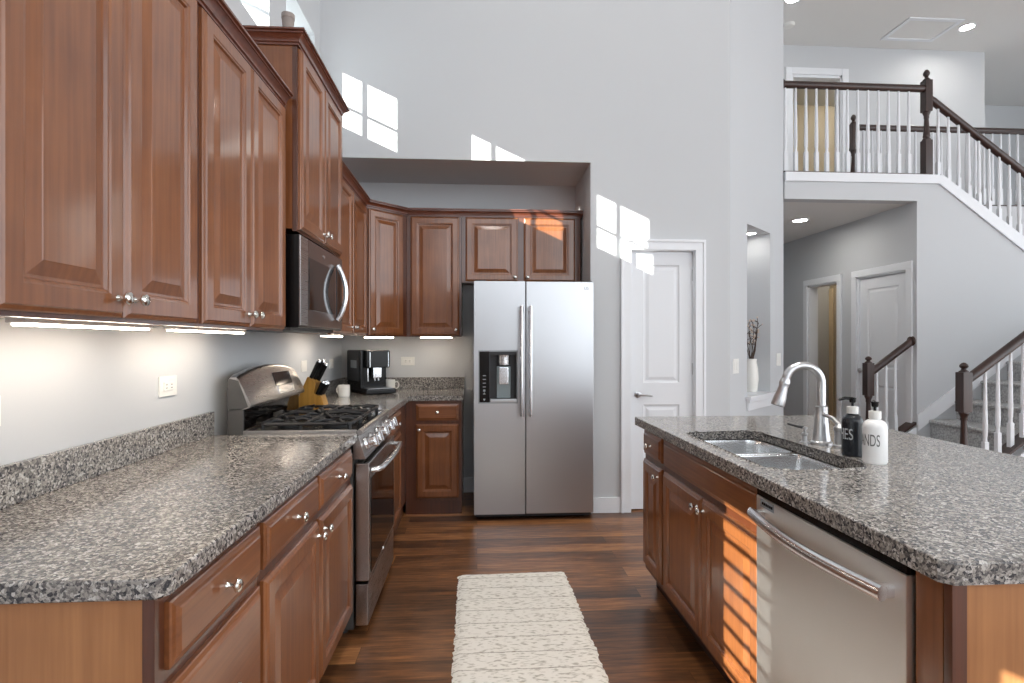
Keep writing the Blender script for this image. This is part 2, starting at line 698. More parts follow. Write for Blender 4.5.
# ------------------------------------------------------------------ the setting
b = MB()
b.box(XL - 0.25, 10.2, -4.6, 9.6, -0.1, 0.0)
struct(b.build('floor', M['floor']))
b = MB()
b.box(XL - 0.25, 10.2, -4.6, 9.6, CEIL, CEIL + 0.1)
struct(b.build('ceiling', M['ceil']))

# the cabinet wall: three high windows and two low windows with shutters
high = [(3.46, 4.053), (2.593, 3.186), (1.726, 2.319)]
low = [(-0.487, 0.086), (-1.55, -0.96), (-2.60, -2.00)]
holes = [(y0, y1, 3.02, 3.55) for y0, y1 in high] + [(y0, y1, 0.72, 1.82) for y0, y1 in low]
b = MB()
b.cells(-4.6, 4.95, 0.0, CEIL, holes, lambda u0, u1, v0, v1: b.box(XL - 0.25, XL, u0, u1, v0, v1))
struct(b.build('wall_left', M['wall']))
for i, (y0, y1) in enumerate(high):
    b = MB()
    xo = XL - 0.245
    t = 0.012
    b.box(xo, xo + 0.04, y0, y0 + t, 3.02, 3.55)
    b.box(xo, xo + 0.04, y1 - t, y1, 3.02, 3.55)
    b.box(xo, xo + 0.04, y0, y1, 3.02, 3.02 + t)
    b.box(xo, xo + 0.04, y0, y1, 3.55 - t, 3.55)
    ym = y0 + 0.24
    b.box(xo, xo + 0.03, ym - 0.006, ym + 0.006, 3.02, 3.55)
    b.box(xo, xo + 0.03, y0, y1, 3.280, 3.290)
    w = struct(b.build('window_%d' % (i + 1), M['trim']))
    b = MB()
    b.box(xo + 0.012, xo + 0.018, y0 + 0.005, y1 - 0.005, 3.025, 3.545)
    b.build('pane', M['glass'], w, smooth=False)
for i, (y0, y1) in enumerate(low):
    b = MB()
    xo = XL - 0.245
    b.box(xo, xo + 0.05, y0, y0 + 0.02, 0.72, 1.82)
    b.box(xo, xo + 0.05, y1 - 0.02, y1, 0.72, 1.82)
    b.box(xo, xo + 0.05, y0, y1, 0.72, 0.745)
    b.box(xo, xo + 0.05, y0, y1, 1.80, 1.82)
    w = struct(b.build('window_%d' % (i + 4), M['trim']))
    b = MB()
    b.box(xo + 0.012, xo + 0.018, y0 + 0.01, y1 - 0.01, 0.73, 1.81)
    b.build('pane', M['glass'], w, smooth=False)
    s = MB()
    for k in range(14):
        z = 0.76 + 0.077 * k
        if z > 1.79:
            break
        q = MB()
        q.box(-0.035, 0.035, y0 + 0.022, y1 - 0.022, -0.0025, 0.0025)
        q.xf(Matrix.Translation((XL - 0.11, 0, z)) @ Matrix.Rotation(math.radians(13), 4, 'Y'))
        me = bpy.data.meshes.new('tmp')
        q.bm.to_mesh(me)
        q.bm.free()
        s.bm.from_mesh(me)
        bpy.data.meshes.remove(me)
    s.build('shutter_slats', M['trim'], w)

# pantry wall with the fridge niche beside it
NX = 0.878
PX = 1.99
DX0, DX1, DZ = 1.194, 1.706, 2.042
b = MB()
b.cells(NX, PX, 0.0, CEIL, [(DX0, DX1, -0.01, DZ)], lambda u0, u1, v0, v1: b.box(u0, u1, YB, YB + 0.14, v0, v1))
b.box(NX, PX, YB + 0.14, YN + 0.15, 0, CEIL)
b.box(XL, NX, YB, YN + 0.15, 2.715, CEIL)
b.box(XL, NX, YN, YN + 0.15, 0, 2.715)
struct(b.build('wall_back', M['wall']))

# pantry door
b = MB()
cz = 0.075
for x0, x1, z0, z1 in [(DX0 - cz, DX0, 0, DZ), (DX1, DX1 + cz, 0, DZ), (DX0 - cz, DX1 + cz, DZ, DZ + cz)]:
    b.box(x0, x1, YB - 0.018, YB, z0, z1, 0.003)
b.box(DX0, DX0 + 0.005, YB, YB + 0.06, 0, DZ)
b.box(DX1 - 0.005, DX1, YB, YB + 0.06, 0, DZ)
b.box(DX0, DX1, YB, YB + 0.06, DZ - 0.005, DZ)
for x0, x1, z0, z1 in [(DX0 - cz - 0.006, DX0 - cz + 0.014, 0, DZ + cz - 0.014), (DX1 + cz - 0.014, DX1 + cz + 0.006, 0, DZ + cz - 0.014),
                       (DX0 - cz - 0.006, DX1 + cz + 0.006, DZ + cz - 0.014, DZ + cz + 0.006)]:
    b.box(x0, x1, YB - 0.026, YB, z0, z1, 0.003)
struct(b.build('trim_1', M['trim']))


def panel_door(b, w, h, stile, rails, t=0.035):
    """a slab with recessed and raised panels, facing -y, its face at y=0; rails = [(z0,z1)...] solid bands"""
    b.box(0, stile, 0, t, 0, h)
    b.box(w - stile, w, 0, t, 0, h)
    for z0, z1 in rails:
        b.box(stile, w - stile, 0, t, z0, z1)
    for i in range(len(rails) - 1):
        b.frame_loops(stile, w - stile, rails[i][1], rails[i + 1][0],
                      [(0, 0.02), (0, 0.0), (0.010, 0.009), (0.022, 0.010), (0.045, 0.003), (0.05, 0.003)])
    return b


d = thing('pantry_door', 'narrow white two panel door with nickel lever, beside the fridge', 'door',
          (DX0 + 0.006, YB + 0.035, 0.012))
DW_, DH_ = DX1 - DX0 - 0.012, DZ - 0.018
panel_door(MB(), DW_, DH_, 0.105, [(0, 0.21), (0.82, 0.99), (DH_ - 0.105, DH_)]).build('door_slab', M['door'], d, smooth=False)
b = MB()
b.lathe([(0.0, -0.0), (0.026, 0.0), (0.026, 0.006), (0.012, 0.010), (0.010, 0.045)], 20, (0.06, 0, 0.90), '-y')
b.tube([(0.055, -0.045, 0.90), (0.09, -0.047, 0.902), (0.13, -0.045, 0.897), (0.165, -0.043, 0.893)], [0.010, 0.010, 0.008, 0.006], 10)
b.build('door_handle', M['nickel'], d)
for z in (0.28, 1.10, 1.84):
    b = MB()
    b.box(DW_ - 0.004, DW_ + 0.012, -0.008, 0.004, z - 0.045, z + 0.045, 0.003)
    b.build('hinge', M['nickel'], d)
d['kind'] = 'structure'
d.name = 'door_1'

b = MB()
b.box(NX, DX0 - cz - 0.006, YB - 0.016, YB, 0, 0.12, 0.004)
b.box(DX1 + cz + 0.006, PX, YB - 0.016, YB, 0, 0.12, 0.004)
b.box(-0.118, NX, YN - 0.016, YN, 0, 0.13, 0.004)
struct(b.build('baseboard_back', M['trim']))

# the wall that turns away at 45 degrees, with a lit niche
P0 = Vector((PX, YB, 0))
P1 = Vector((2.945, 5.10, 0))
WL = (P1 - P0).length
ANG = math.atan2(P1.y - P0.y, P1.x - P0.x)
n0, n1 = 0.278 * WL, 0.714 * WL
NZ0, NZ1 = 0.865, 2.315
MW = Matrix.Translation(P0) @ Matrix.Rotation(ANG, 4, 'Z')
b = MB()
b.cells(-0.0, WL, 0, CEIL, [(n0, n1, NZ0, NZ1)], lambda u0, u1, v0, v1: b.box(u0, u1, 0, 0.30, v0, v1))
b.box(n0 - 0.02, n1 + 0.02, 0.24, 0.30, NZ0 - 0.02, NZ1 + 0.02)
b.xf(MW)
struct(b.build('wall_angled', M['wall'], smooth=False))
b = MB()
b.box(n0 - 0.04, n1 + 0.04, -0.045, -0.001, NZ0 - 0.025, NZ0 + 0.006, 0.004)
b.box(n0 + 0.001, n1 - 0.001, -0.01, 0.239, NZ0 - 0.02, NZ0 + 0.006)
b.box(n0 - 0.02, n1 + 0.02, -0.02, 0.0, NZ0 - 0.115, NZ0 - 0.025, 0.005)
b.box(n0 - 0.025, n1 + 0.025, -0.032, 0.0, NZ0 - 0.05, NZ0 - 0.025, 0.005)
b.xf(MW)
struct(b.build('trim_2', M['trim']))
b = MB()
b.box(2.80, P1.x, 5.10, 7.85, 0, CEIL)
struct(b.build('wall_foyer_side', M['wall']))

# ------------------------------------------------------------------ foyer, loft and stair walls
YS = 5.08          # face of the stair wall
XS = 4.28          # foyer wall with the two doors
ZL, ZF = 2.70, 2.93
O1 = (6.25, 6.84)  # open doorway (y range)
O2 = (5.20, 5.92)  # closed door
b = MB()
b.cells(YS + 0.12, 7.85, 0, ZL, [(O1[0], O1[1], -0.01, 2.05), (O2[0], O2[1], -0.01, 2.05)],
        lambda u0, u1, v0, v1: b.box(XS, XS + 0.12, u0, u1, v0, v1))
struct(b.build('wall_foyer', M['wall'], smooth=False))
b = MB()
b.box(2.80, 7.2, 7.85, 7.97, 0, ZL)
struct(b.build('wall_foyer_end', M['wall']))
# stair wall: polygon under the upper flight
RS = 0.70
XT = 4.53


def ztop(x):
    return 2.955 - RS * (x - XT)


b = MB()
b.prism([(XS, 0), (8.5, 0), (8.5, 1.5), (XT + (2.955 - 1.5) / RS, 1.5), (XT, 2.955), (XS, 2.955)], 'y', YS, YS + 0.12)
b.box(2.945, XS, YS, YS + 0.12, ZL, 2.955)
struct(b.build('wall_stair', M['wall'], smooth=False))
b = MB()
b.box(2.90, XT - 0.02, YS + 0.12, 9.6, ZL, ZF)
b.box(XT - 0.02, 10.2, 6.1, 9.6, ZL, ZF)
struct(b.build('floor_loft', M['ceil'], smooth=False))
b = MB()
b.box(XT - 0.02, 8.5, 6.08, 6.0995, 1.4, ZF - 0.002)
struct(b.build('wall_stairwell', M['wall']))
# loft back wall with a doorway into a tan room
LY = 7.19
LD = (4.27, 4.975)
b = MB()
b.cells(2.9, 7.05, ZF, CEIL, [(LD[0], LD[1], ZF - 0.01, 4.965)], lambda u0, u1, v0, v1: b.box(u0, u1, LY, LY + 0.12, v0, v1))
b.box(6.93, 7.05, LY + 0.12, 8.8, ZF, CEIL)
b.box(6.93, 10.2, 8.8, 8.92, ZF, CEIL)
b.box(10.1, 10.2, 5.2, 8.8, ZF, CEIL)
struct(b.build('wall_loft', M['wall'], smooth=False))
b = MB()
for x0, x1, z0, z1 in [(LD[0] - 0.09, LD[0], ZF, 5.055), (LD[1], LD[1] + 0.09, ZF, 5.055), (LD[0], LD[1], 4.965, 5.055)]:
    b.box(x0, x1, LY - 0.02, LY, z0, z1, 0.004)
b.box(LD[0], LD[1], LY, LY + 0.12, 4.93, 4.965)
b.box(LD[0], LD[0] + 0.02, LY, LY + 0.12, ZF, 4.965)
b.box(LD[1] - 0.02, LD[1], LY, LY + 0.12, ZF, 4.965)
struct(b.build('trim_3', M['trim']))
b = MB()
b.box(3.2, 6.9, 9.0, 9.1, ZF, CEIL)
b.box(3.1, 3.2, LY + 0.12, 9.1, ZF, CEIL)
b.box(6.8, 6.9, LY + 0.12, 9.0, ZF, CEIL)
b.box(3.2, 6.8, LY + 0.121, LY + 0.125, 4.97, CEIL)
struct(b.build('wall_loft_room', M['cream']))
# white fascia under the loft rail and down the stair
b = MB()
zt = 2.955
b.prism([(2.945, zt - 0.085), (XT - 0.035, zt - 0.085), (XT + 0.9, zt - 0.085 - RS * 0.935 - 0.03), (XT + 0.9, ztop(XT + 0.9)), (XT, zt), (2.945, zt)], 'y', YS - 0.02, YS)
b.prism([(XT + 0.9, zt - 0.115 - RS * 0.935), (XT + 2.0, zt - 0.115 - RS * 2.035), (XT + 2.0, ztop(XT + 2.0)), (XT + 0.9, ztop(XT + 0.9))], 'y', YS - 0.02, YS)
struct(b.build('trim_4', M['trim'], smooth=False))

# foyer door casings
b = MB()
for y0, y1 in (O1, O2):
    c = 0.075
    b.box(XS - 0.02, XS, y0 - c, y0, 0, 2.05, 0.003)
    b.box(XS - 0.02, XS, y1, y1 + c, 0, 2.05, 0.003)
    b.box(XS - 0.02, XS, y0 - c, y1 + c, 2.05, 2.05 + c, 0.003)
    b.box(XS, XS + 0.12, y0, y0 + 0.02, 0, 2.05)
    b.box(XS, XS + 0.12, y1 - 0.02, y1, 0, 2.05)
    b.box(XS, XS + 0.12, y0, y1, 2.03, 2.05)
struct(b.build('trim_5', M['trim']))
d = thing('door_2', 'closed white panel door with nickel knob under the stairs, in the foyer', 'door', (XS + 0.02, O2[1] - 0.022, 0.01), -PI / 2)
w2, h2 = O2[1] - O2[0] - 0.044, 2.015
panel_door(MB(), w2, h2, 0.115, [(0, 0.22), (0.85, 1.03), (h2 - 0.115, h2)]).build('door_slab', M['door'], d, smooth=False)
b = MB()
b.lathe([(0.0, 0.0), (0.028, 0.0), (0.028, 0.008), (0.012, 0.014), (0.012, 0.035), (0.026, 0.045), (0.028, 0.058), (0.018, 0.068), (0.0, 0.07)], 20, (0.065, 0, 1.0), '-y')
b.build('door_knob', M['nickel'], d)
for z in (0.25, 1.05, 1.78):
    b = MB()
    b.box(w2 - 0.006, w2 + 0.012, -0.010, 0.003, z - 0.045, z + 0.045, 0.003)
    b.build('hinge', M['nickel'], d)
d['kind'] = 'structure'
# tan room beyond the open doorway
HX = 5.25
b = MB()
b.cells(5.6, 9.4, 0, ZL, [(7.85, 8.62, -0.01, 2.04)], lambda u0, u1, v0, v1: b.box(HX, HX + 0.1, u0, u1, v0, v1))
b.box(XS + 0.12, HX, 5.95, 6.05, 0, ZL)
b.box(XS + 0.12, HX, 9.3, 9.4, 0, ZL)
b.box(XS + 0.12, XS + 0.13, 6.86, 7.85, 0, ZL)
b.box(XS + 0.02, XS + 0.12, 7.97, 9.3, 0, ZL)
struct(b.build('wall_hall_room', M['tan'], smooth=False))
d = thing('door_3', 'cream panel door inside the tan room beyond the open doorway', 'door', (HX + 0.03, 8.6, 0.01), -PI / 2)
panel_door(MB(), 0.73, 2.0, 0.115, [(0, 0.22), (0.85, 1.03), (1.885, 2.0)]).build('door_slab', M['tandoor'], d, smooth=False)
d['kind'] = 'structure'
b = MB()
for y0, y1, z0, z1 in [(7.77, 7.85, 0, 2.12), (8.62, 8.70, 0, 2.12), (7.85, 8.62, 2.04, 2.12)]:
    b.box(HX - 0.018, HX, y0, y1, z0, z1, 0.004)
struct(b.build('trim_6', M['tandoor']))

# rear and side walls, out of the picture; openings shaped to admit sky light
b = MB()
b.cells(XL, 8.5, 0, CEIL, [(-1.0, 1.5, 2.7, 4.9), (1.8, 4.3, 0.1, 4.9), (4.6, 8.1, 0.1, 4.9)],
        lambda u0, u1, v0, v1: b.box(u0, u1, -4.6, -4.48, v0, v1))
struct(b.build('wall_rear', M['wall'], smooth=False))
b = MB()
b.cells(-4.48, YS, 0, CEIL, [(-4.2, -1.5, 0.2, 4.9), (-1.3, 1.3, 0.2, 4.9), (1.5, 3.8, 0.2, 4.9)],
        lambda u0, u1, v0, v1: b.box(8.5, 8.6, u0, u1, v0, v1))
struct(b.build('wall_right', M['wall'], smooth=False))


# ------------------------------------------------------------------ stair, rails and posts
NEWEL = [(0.0, 0.0), (0.052, 0.0)]


def newel(name_h, parent=None, label=None, cat=None, loc=(0, 0, 0), s=0.037, z0=0.0, blk=(0.60, 0.86), mid=0.36, top=1.17):
    """turned post: square foot, turned waist, square block, mushroom cap; one mesh"""
    b = MB()
    b.box(-s, s, -s, s, z0, mid, 0.004)
    b.lathe([(s * 0.95, mid - 0.002), (s * 0.98, mid + 0.012), (s * 0.72, mid + 0.024), (s * 0.86, mid + 0.036), (s * 0.80, mid + 0.05),
             (s * 0.62, (mid + blk[0]) / 2), (s * 0.52, blk[0] - 0.07), (s * 0.66, blk[0] - 0.055), (s * 0.60, blk[0] - 0.045),
             (s * 0.70, blk[0] - 0.03), (s * 0.95, blk[0] - 0.008), (s * 0.9, blk[0] + 0.002)], 20)
    b.box(-s, s, -s, s, blk[0], blk[1], 0.006)
    h = top - blk[1]
    b.lathe([(s * 0.9, blk[1] - 0.001), (s * 0.86, blk[1] + h * 0.1), (s * 0.5, blk[1] + h * 0.22), (s * 0.42, blk[1] + h * 0.36),
             (s * 0.72, blk[1] + h * 0.5), (s * 0.8, blk[1] + h * 0.64), (s * 0.66, blk[1] + h * 0.8), (s * 0.36, blk[1] + h * 0.95), (0.002, top)], 20)
    return b.build('newel_post', M['rail'], parent, loc)


def baluster_mesh(h):
    b = MB()
    s = 0.0165
    bb = 0.2 if h > 0.75 else 0.17
    b.box(-s, s, -s, s, 0, bb, 0.002)
    b.lathe([(s * 0.95, bb - 0.004), (s * 0.8, bb + 0.02), (0.0125, bb + 0.035), (0.016, bb + 0.05), (0.0175, bb + 0.12),
             (0.015, h * 0.55), (0.010, h)], 12)
    return b


def level_rail(name, label, x0, x1, y, z0, zr, n, newel_x, post_kw, xb0, step, group=None):
    t = thing(name, label, 'railing', (x0, y, z0), group=group)
    b = MB()
    b.tube([(0, 0, zr - z0), (x1 - x0, 0, zr - z0)], 0.036, 14, 0.9)
    b.build('handrail', M['rail'], t)
    b = MB()
    b.box(0, x1 - x0, -0.05, 0.05, 0, 0.018, 0.004)
    b.build('shoe_rail', M['rail'], t)
    first = None
    for k in range(n):
        x = xb0 + step * k - x0
        if first is None:
            first = baluster_mesh(zr - 0.03 - z0 - 0.018).build('baluster', M['trim'], t, (x, 0, 0.018))
        else:
            c = first.copy()
            COL.objects.link(c)
            c.location = (x, 0, 0.018)
    newel(None, t, loc=(newel_x - x0, 0, 0), **post_kw)
    return t


lt = level_rail('loft_railing', 'dark wood loft railing with white balusters above the foyer ceiling', 2.945, 4.43, YS + 0.06, 2.955, 3.825, 13, 4.43,
                dict(mid=0.36, blk=(0.64, 0.95), top=1.06), 2.985, 0.105)
b = MB()
b.lathe([(0.045, 0.0), (0.05, 0.008), (0.042, 0.02), (0.03, 0.022)], 18, (0.0, 0, 0.87), 'x')
b.build('rosette', M['rail'], lt)
level_rail('landing_railing', 'dark wood railing with white balusters at the far side of the stairwell', 4.40, 9.9, 6.15, ZF, 3.84, 50, 4.40,
           dict(mid=0.36, blk=(0.64, 0.95), top=1.06), 4.52, 0.107)


def slope_rail(name, label, p, q, base_p, base_q, balusters, hbal):
    """p,q ends of handrail centre line; base_p/base_q ends of the shoe"""
    t = thing(name, label, 'railing', base_p)
    o = Vector(base_p)
    b = MB()
    b.tube([Vector(p) - o, Vector(q) - o], 0.036, 14, 0.9)
    b.build('handrail', M['rail'], t)
    b = MB()
    v = Vector(base_q) - o
    b.prism([(0, 0), (v.x, v.z), (v.x, v.z + 0.022), (0, 0.022)], 'y', -0.055, 0.055)
    b.build('shoe_rail', M['rail'], t)
    first = None
    for x in balusters:
        z = (x - o.x) * v.z / v.x
        if first is None:
            first = baluster_mesh(hbal).build('baluster', M['trim'], t, (x - o.x, 0, z))
        else:
            c = first.copy()
            COL.objects.link(c)
            c.location = (x - o.x, 0, z)
    return t


t = slope_rail('stair_railing', 'dark sloping handrail with white balusters descending from the loft newel post',
               (4.47, YS + 0.06, 3.725), (5.75, YS + 0.06, 3.725 - 0.72 * 1.28), (XT, YS + 0.06, 2.945), (XT + 1.3, YS + 0.06, 2.945 - RS * 1.3),
               [4.55 + 0.107 * k for k in range(12)], 0.72)

# lower flight, carpeted, climbing to the side
RISE, RUN = 0.19, 0.265
SX0 = 3.87
SY0, SY1 = 4.07, YS
st = thing('staircase', 'grey carpeted stair flight climbing behind the kitchen island', 'staircase', (SX0, SY0, 0))
for k in range(8):
    b = MB()
    z1 = RISE * (k + 1)
    x = RUN * k
    b.box(x + 0.015, x + RUN + 0.05, 0.0, SY1 - SY0 - 0.004, z1 - RISE, z1 - 0.03)
    y1 = SY1 - SY0 - 0.004
    b.prism([(x - 0.012, z1 - 0.022), (x - 0.008, z1 - 0.008), (x + 0.008, z1), (x + RUN + 0.05, z1), (x + RUN + 0.05, z1 - 0.03), (x + 0.008, z1 - 0.034), (x - 0.008, z1 - 0.032)], 'y', 0.0, y1)
    b.build('step', M['carpet'], st)
b = MB()
b.box(RUN * 8 + 0.001, RUN * 8 + 1.0, 0, SY1 - SY0 - 0.004, RISE * 8 - 0.2, RISE * 8)
b.build('landing', M['carpet'], st)
b = MB()
b.prism([(-0.055, 0), (RUN * 8, 0), (RUN * 8, 0.19 + RS * (RUN * 8 + 0.055)), (-0.055, 0.19)], 'y', -0.10, 0.0)
b.build('side_curb', M['trim'], st, smooth=False)
# white skirting along the stair wall, and the curb that carries the short rail
b = MB()
b.prism([(XS, 0.46), (6.0, 0.46 + RS * (6.0 - XS)), (6.0, 0.615 + RS * (6.0 - XS)), (XS, 0.615)], 'y', YS - 0.016, YS)
b.prism([(3.80, 0.0), (XS, 0.0), (XS, 0.50), (3.80, 0.19)], 'y', YS + 0.005, YS + 0.12)
struct(b.build('trim_7', M['trim'], smooth=False))

t = slope_rail('short_stair_railing', 'short dark handrail ending on the wall corner by the foyer door',
               (3.86, YS + 0.06, 1.03), (XS, YS + 0.06, 1.335), (3.80, YS + 0.06, 0.20), (XS, YS + 0.06, 0.52), [3.915, 4.01, 4.105], 0.80)
newel(None, t, loc=(0.03, 0, -0.20), blk=(0.80, 1.12), mid=0.40, top=1.185)
b = MB()
b.lathe([(0.048, 0.0), (0.052, -0.008), (0.044, -0.02), (0.03, -0.022)], 18, (XS - 3.80, 0, 1.335 - 0.20), 'x')
b.build('rosette', M['rail'], t)
t = slope_rail('lower_stair_railing', 'dark sloping handrail with stout newel post on the open side of the carpeted stair',
               (3.79, SY0 - 0.05, 1.025), (5.4, SY0 - 0.05, 1.025 + 0.71 * 1.61), (3.74, SY0 - 0.05, 0.203), (5.4, SY0 - 0.05, 0.245 + RS * 1.6),
               [3.945 + 0.105 * k for k in range(14)], 0.78)
newel(None, t, loc=(0.03, 0, -0.203), s=0.038, blk=(0.78, 1.09), mid=0.40, top=1.165)


# ------------------------------------------------------------------ cabinet builders (front faces -y locally)
DOOR_LOOPS = [(0, 0.0), (0, -0.009), (0.003, -0.0125), (0.010, -0.0155), (0.013, -0.020), (0.052, -0.020), (0.056, -0.017), (0.060, -0.0165),
              (0.064, -0.0095), (0.071, -0.009), (0.098, -0.0165), (0.101, -0.018)]
DRAWER_LOOPS = [(0, 0.0), (0, -0.009), (0.003, -0.0115), (0.013, -0.0135), (0.017, -0.018), (0.021, -0.020)]


def knob(parent, x, z, y=-0.020):
    b = MB()
    b.lathe([(0.0, 0.0), (0.0085, 0.0), (0.0075, 0.003), (0.0055, 0.006), (0.0050, 0.013), (0.0075, 0.017), (0.0135, 0.020), (0.0150, 0.024),
             (0.0135, 0.028), (0.0085, 0.031), (0.0, 0.0318)], 20, (x, y, z), '-y')
    return b.build('knob', M['knob'], parent)


def door_front(parent, x0, x1, z0, z1, kn=None, mat=None, y=0.0):
    b = MB()
    lp = [(i, d + y) for i, d in DOOR_LOOPS]
    b.frame_loops(x0, x1, z0, z1, lp)
    o = b.build('door', mat or M['cherry'], parent, ang=12)
    if kn:
        knob(o, kn[0], kn[1], y - 0.020)
    return o


def drawer_front(parent, x0, x1, z0, z1, knobs=(), y=0.0, name='drawer'):
    b = MB()
    b.frame_loops(x0, x1, z0, z1, [(i, d + y) for i, d in DRAWER_LOOPS])
    o = b.build(name, M['cherry_h'], parent, ang=12)
    for kx, kz in knobs:
        knob(o, kx, kz, y - 0.020)
    return o


def base_body(t, w, depth, side='cherry', toe=0.06, H=0.875):
    b = MB()
    b.box(0.0, w, 0.021, depth, 0.105, H)
    b.build('carcass', M[side], t, smooth=False)
    b = MB()
    b.box(0.0, w, 0.0, 0.021, 0.105, H, 0.001)
    b.build('face_frame', M['frame'], t)
    b = MB()
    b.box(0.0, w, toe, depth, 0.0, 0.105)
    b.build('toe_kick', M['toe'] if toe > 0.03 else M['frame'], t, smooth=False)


def wall_body(t, w, depth, h, side='cherry'):
    b = MB()
    b.box(0.0, w, 0.021, depth, 0.012, h)
    b.build('carcass', M[side], t, smooth=False)
    b = MB()
    b.box(0.0, w, 0.0, 0.021, 0.0, h, 0.001)
    b.build('face_frame', M['frame'], t)


CROWN = [(0.0, 0.0), (0.008, 0.0), (0.008, 0.008), (0.014, 0.012), (0.014, 0.018), (0.020, 0.030), (0.032, 0.040), (0.036, 0.040),
         (0.036, 0.047), (0.045, 0.050), (0.045, 0.058), (0.0, 0.058)]

# ------------------------------------------------------------------ wall cabinets along the cabinet wall
UZ, UT = 1.368, 2.355
R90 = PI / 2
XF = -0.85            # face-frame plane; doors stand 20 mm proud


def wall_cab(name, label, y0, y1, doors, z0=UZ, z1=UT, xf=XF, group=None, kz=0.045):
    t = thing(name, label, 'cabinet', (xf, y0, z0), R90, group)
    w = y1 - y0
    wall_body(t, w, xf - XL - 0.003, z1 - z0)
    for a, c, side in doors:
        kx = (c - y0 - 0.028) if side > 0 else (a - y0 + 0.028)
        door_front(t, a - y0, c - y0, 0.010, z1 - z0 - 0.008, (kx, 0.010 + kz))
    return t


ca = wall_cab('wall_cabinet', 'tall two door cherry wall cabinet above the open end of the counter', 1.0, 1.714, [(1.008, 1.355, 1), (1.361, 1.698, -1)])
cb = wall_cab('wall_cabinet', 'two door cherry wall cabinet beside the microwave, on the counter end side', 1.716, 2.466, [(1.735, 2.085, 1), (2.091, 2.452, -1)])
cm = wall_cab('wall_cabinet', 'raised two door cherry wall cabinet directly over the microwave', 2.490, 3.258, [(2.504, 2.870, 1), (2.876, 3.244, -1)],
              1.815, 2.64, -0.798)
b = MB()
b.sweep(CROWN, [(-1.172, 2.490, 2.638), (-0.798, 2.490, 2.638), (-0.798, 3.258, 2.638), (-1.172, 3.258, 2.638)])
b.xf(Matrix.Rotation(-R90, 4, 'Z') @ Matrix.Translation((0.798, -2.490, -1.815)))
b.build('crown_molding', M['crown'], cm)
cl = wall_cab('wall_cabinet', 'two door cherry wall cabinet between microwave and diagonal corner cabinet', 3.262, 4.241, [(3.275, 3.745, 1), (3.751, 4.225, -1)])
b = MB()
b.sweep(CROWN, [(-1.172, 1.0, UT - 0.002), (XF, 1.0, UT - 0.002), (XF, 2.466, UT - 0.002)])
tag(b.build('crown_molding', M['crown']), 'reddish crown molding along the tops of the two cabinets above the long counter', 'molding')

# diagonal corner cabinet
XD, YD = -0.573, 4.520
q0 = Vector((XF, 4.243, UZ))
q1 = Vector((XD, YD, UZ))
dl = (q1 - q0).length
da = math.atan2(q1.y - q0.y, q1.x - q0.x)
t = thing('corner_cabinet', 'single door diagonal cherry corner cabinet above the coffee machine', 'cabinet', q0, da)
b = MB()
poly = [(-1.172, 4.245), (XF, 4.245), (XD - 0.002, YD), (XD - 0.002, YN - 0.003), (-1.172, YN - 0.003)]
b.prism(poly, 'z', UZ + 0.012, UT)
b.xf(Matrix.Rotation(-da, 4, 'Z') @ Matrix.Translation(-q0) )
b.xf(Matrix.Translation((0, 0.021, 0)) @ Matrix.Scale(0.96, 4, (0, 1, 0)))
b.build('carcass', M['cherry'], t, smooth=False)
b = MB()
b.box(0, dl, 0, 0.021, 0, UT - UZ)
b.build('face_frame', M['frame'], t)
door_front(t, 0.022, dl - 0.042, 0.010, UT - UZ - 0.008, (0.05, 0.055))

# cabinets on the back wall of the niche
t = thing('wall_cabinet', 'single door cherry wall cabinet between the corner cabinet and the fridge', 'cabinet', (XD, YD, UZ))
wall_body(t, 0.446, YN - YD - 0.003, UT - UZ)
door_front(t, 0.032, 0.428, 0.010, UT - UZ - 0.008, (0.402, 0.055))
t = thing('wall_cabinet', 'short wide two door cherry cabinet above the fridge', 'cabinet', (XD + 0.448, YD, 1.812))
wall_body(t, 0.985, YN - YD - 0.003, UT - 1.812)
door_front(t, 0.031, 0.462, 0.012, UT - 1.812 - 0.008, (0.434, 0.045))
door_front(t, 0.511, 0.938, 0.012, UT - 1.812 - 0.008, (0.539, 0.045))
b = MB()
XE = XD + 0.448 + 0.985
b.sweep(CROWN, [(XF, 3.262, UT - 0.002), (XF, 4.243, UT - 0.002), (XD, YD, UT - 0.002), (XE, YD, UT - 0.002), (XE, YN - 0.004, UT - 0.002)])
tag(b.build('crown_molding', M['crown']), 'reddish crown molding running round the corner above fridge and coffee machine', 'molding')

# small pots on top of the cabinets
t = thing('flower_pot', 'small grey tapered pot on top of the raised microwave cabinet', 'pot', (-0.86, 2.56, 2.6975))
MB().lathe([(0.0, 0), (0.019, 0), (0.020, 0.01), (0.027, 0.095), (0.029, 0.097), (0.029, 0.118), (0.025, 0.118), (0.023, 0.09), (0.0, 0.088)], 28, cap1=False).build('pot', M['pot'], t)

# under-cabinet lights
def led(loc, length, rz, label):
    t = thing('under_cabinet_light', label, 'light', loc, rz, 'under cabinet light bars')
    b = MB()
    b.box(-length / 2, length / 2, -0.022, 0.022, -0.004, 0.0115, 0.002)
    b.build('housing', M['white'], t)
    b = MB()
    b.box(-length / 2 + 0.01, length / 2 - 0.01, -0.017, 0.017, -0.010, -0.004, 0.002)
    b.build('diffuser', M['led'], t)


zl = UZ - 0.0005
led((-1.02, 1.52, zl), 0.48, R90, 'glowing light bar under the tall cabinet at the open counter end')
led((-1.02, 2.17, zl), 0.55, R90, 'glowing light bar under the cabinet just before the microwave')
led((-0.97, 3.75, zl), 0.45, R90, 'glowing light bar under the cabinet past the microwave')
led((-0.80, 4.54, zl), 0.25, 0, 'glowing light bar under the diagonal corner cabinet')
led((-0.34, 4.62, zl), 0.28, 0, 'glowing light bar under the cabinet next to the fridge')

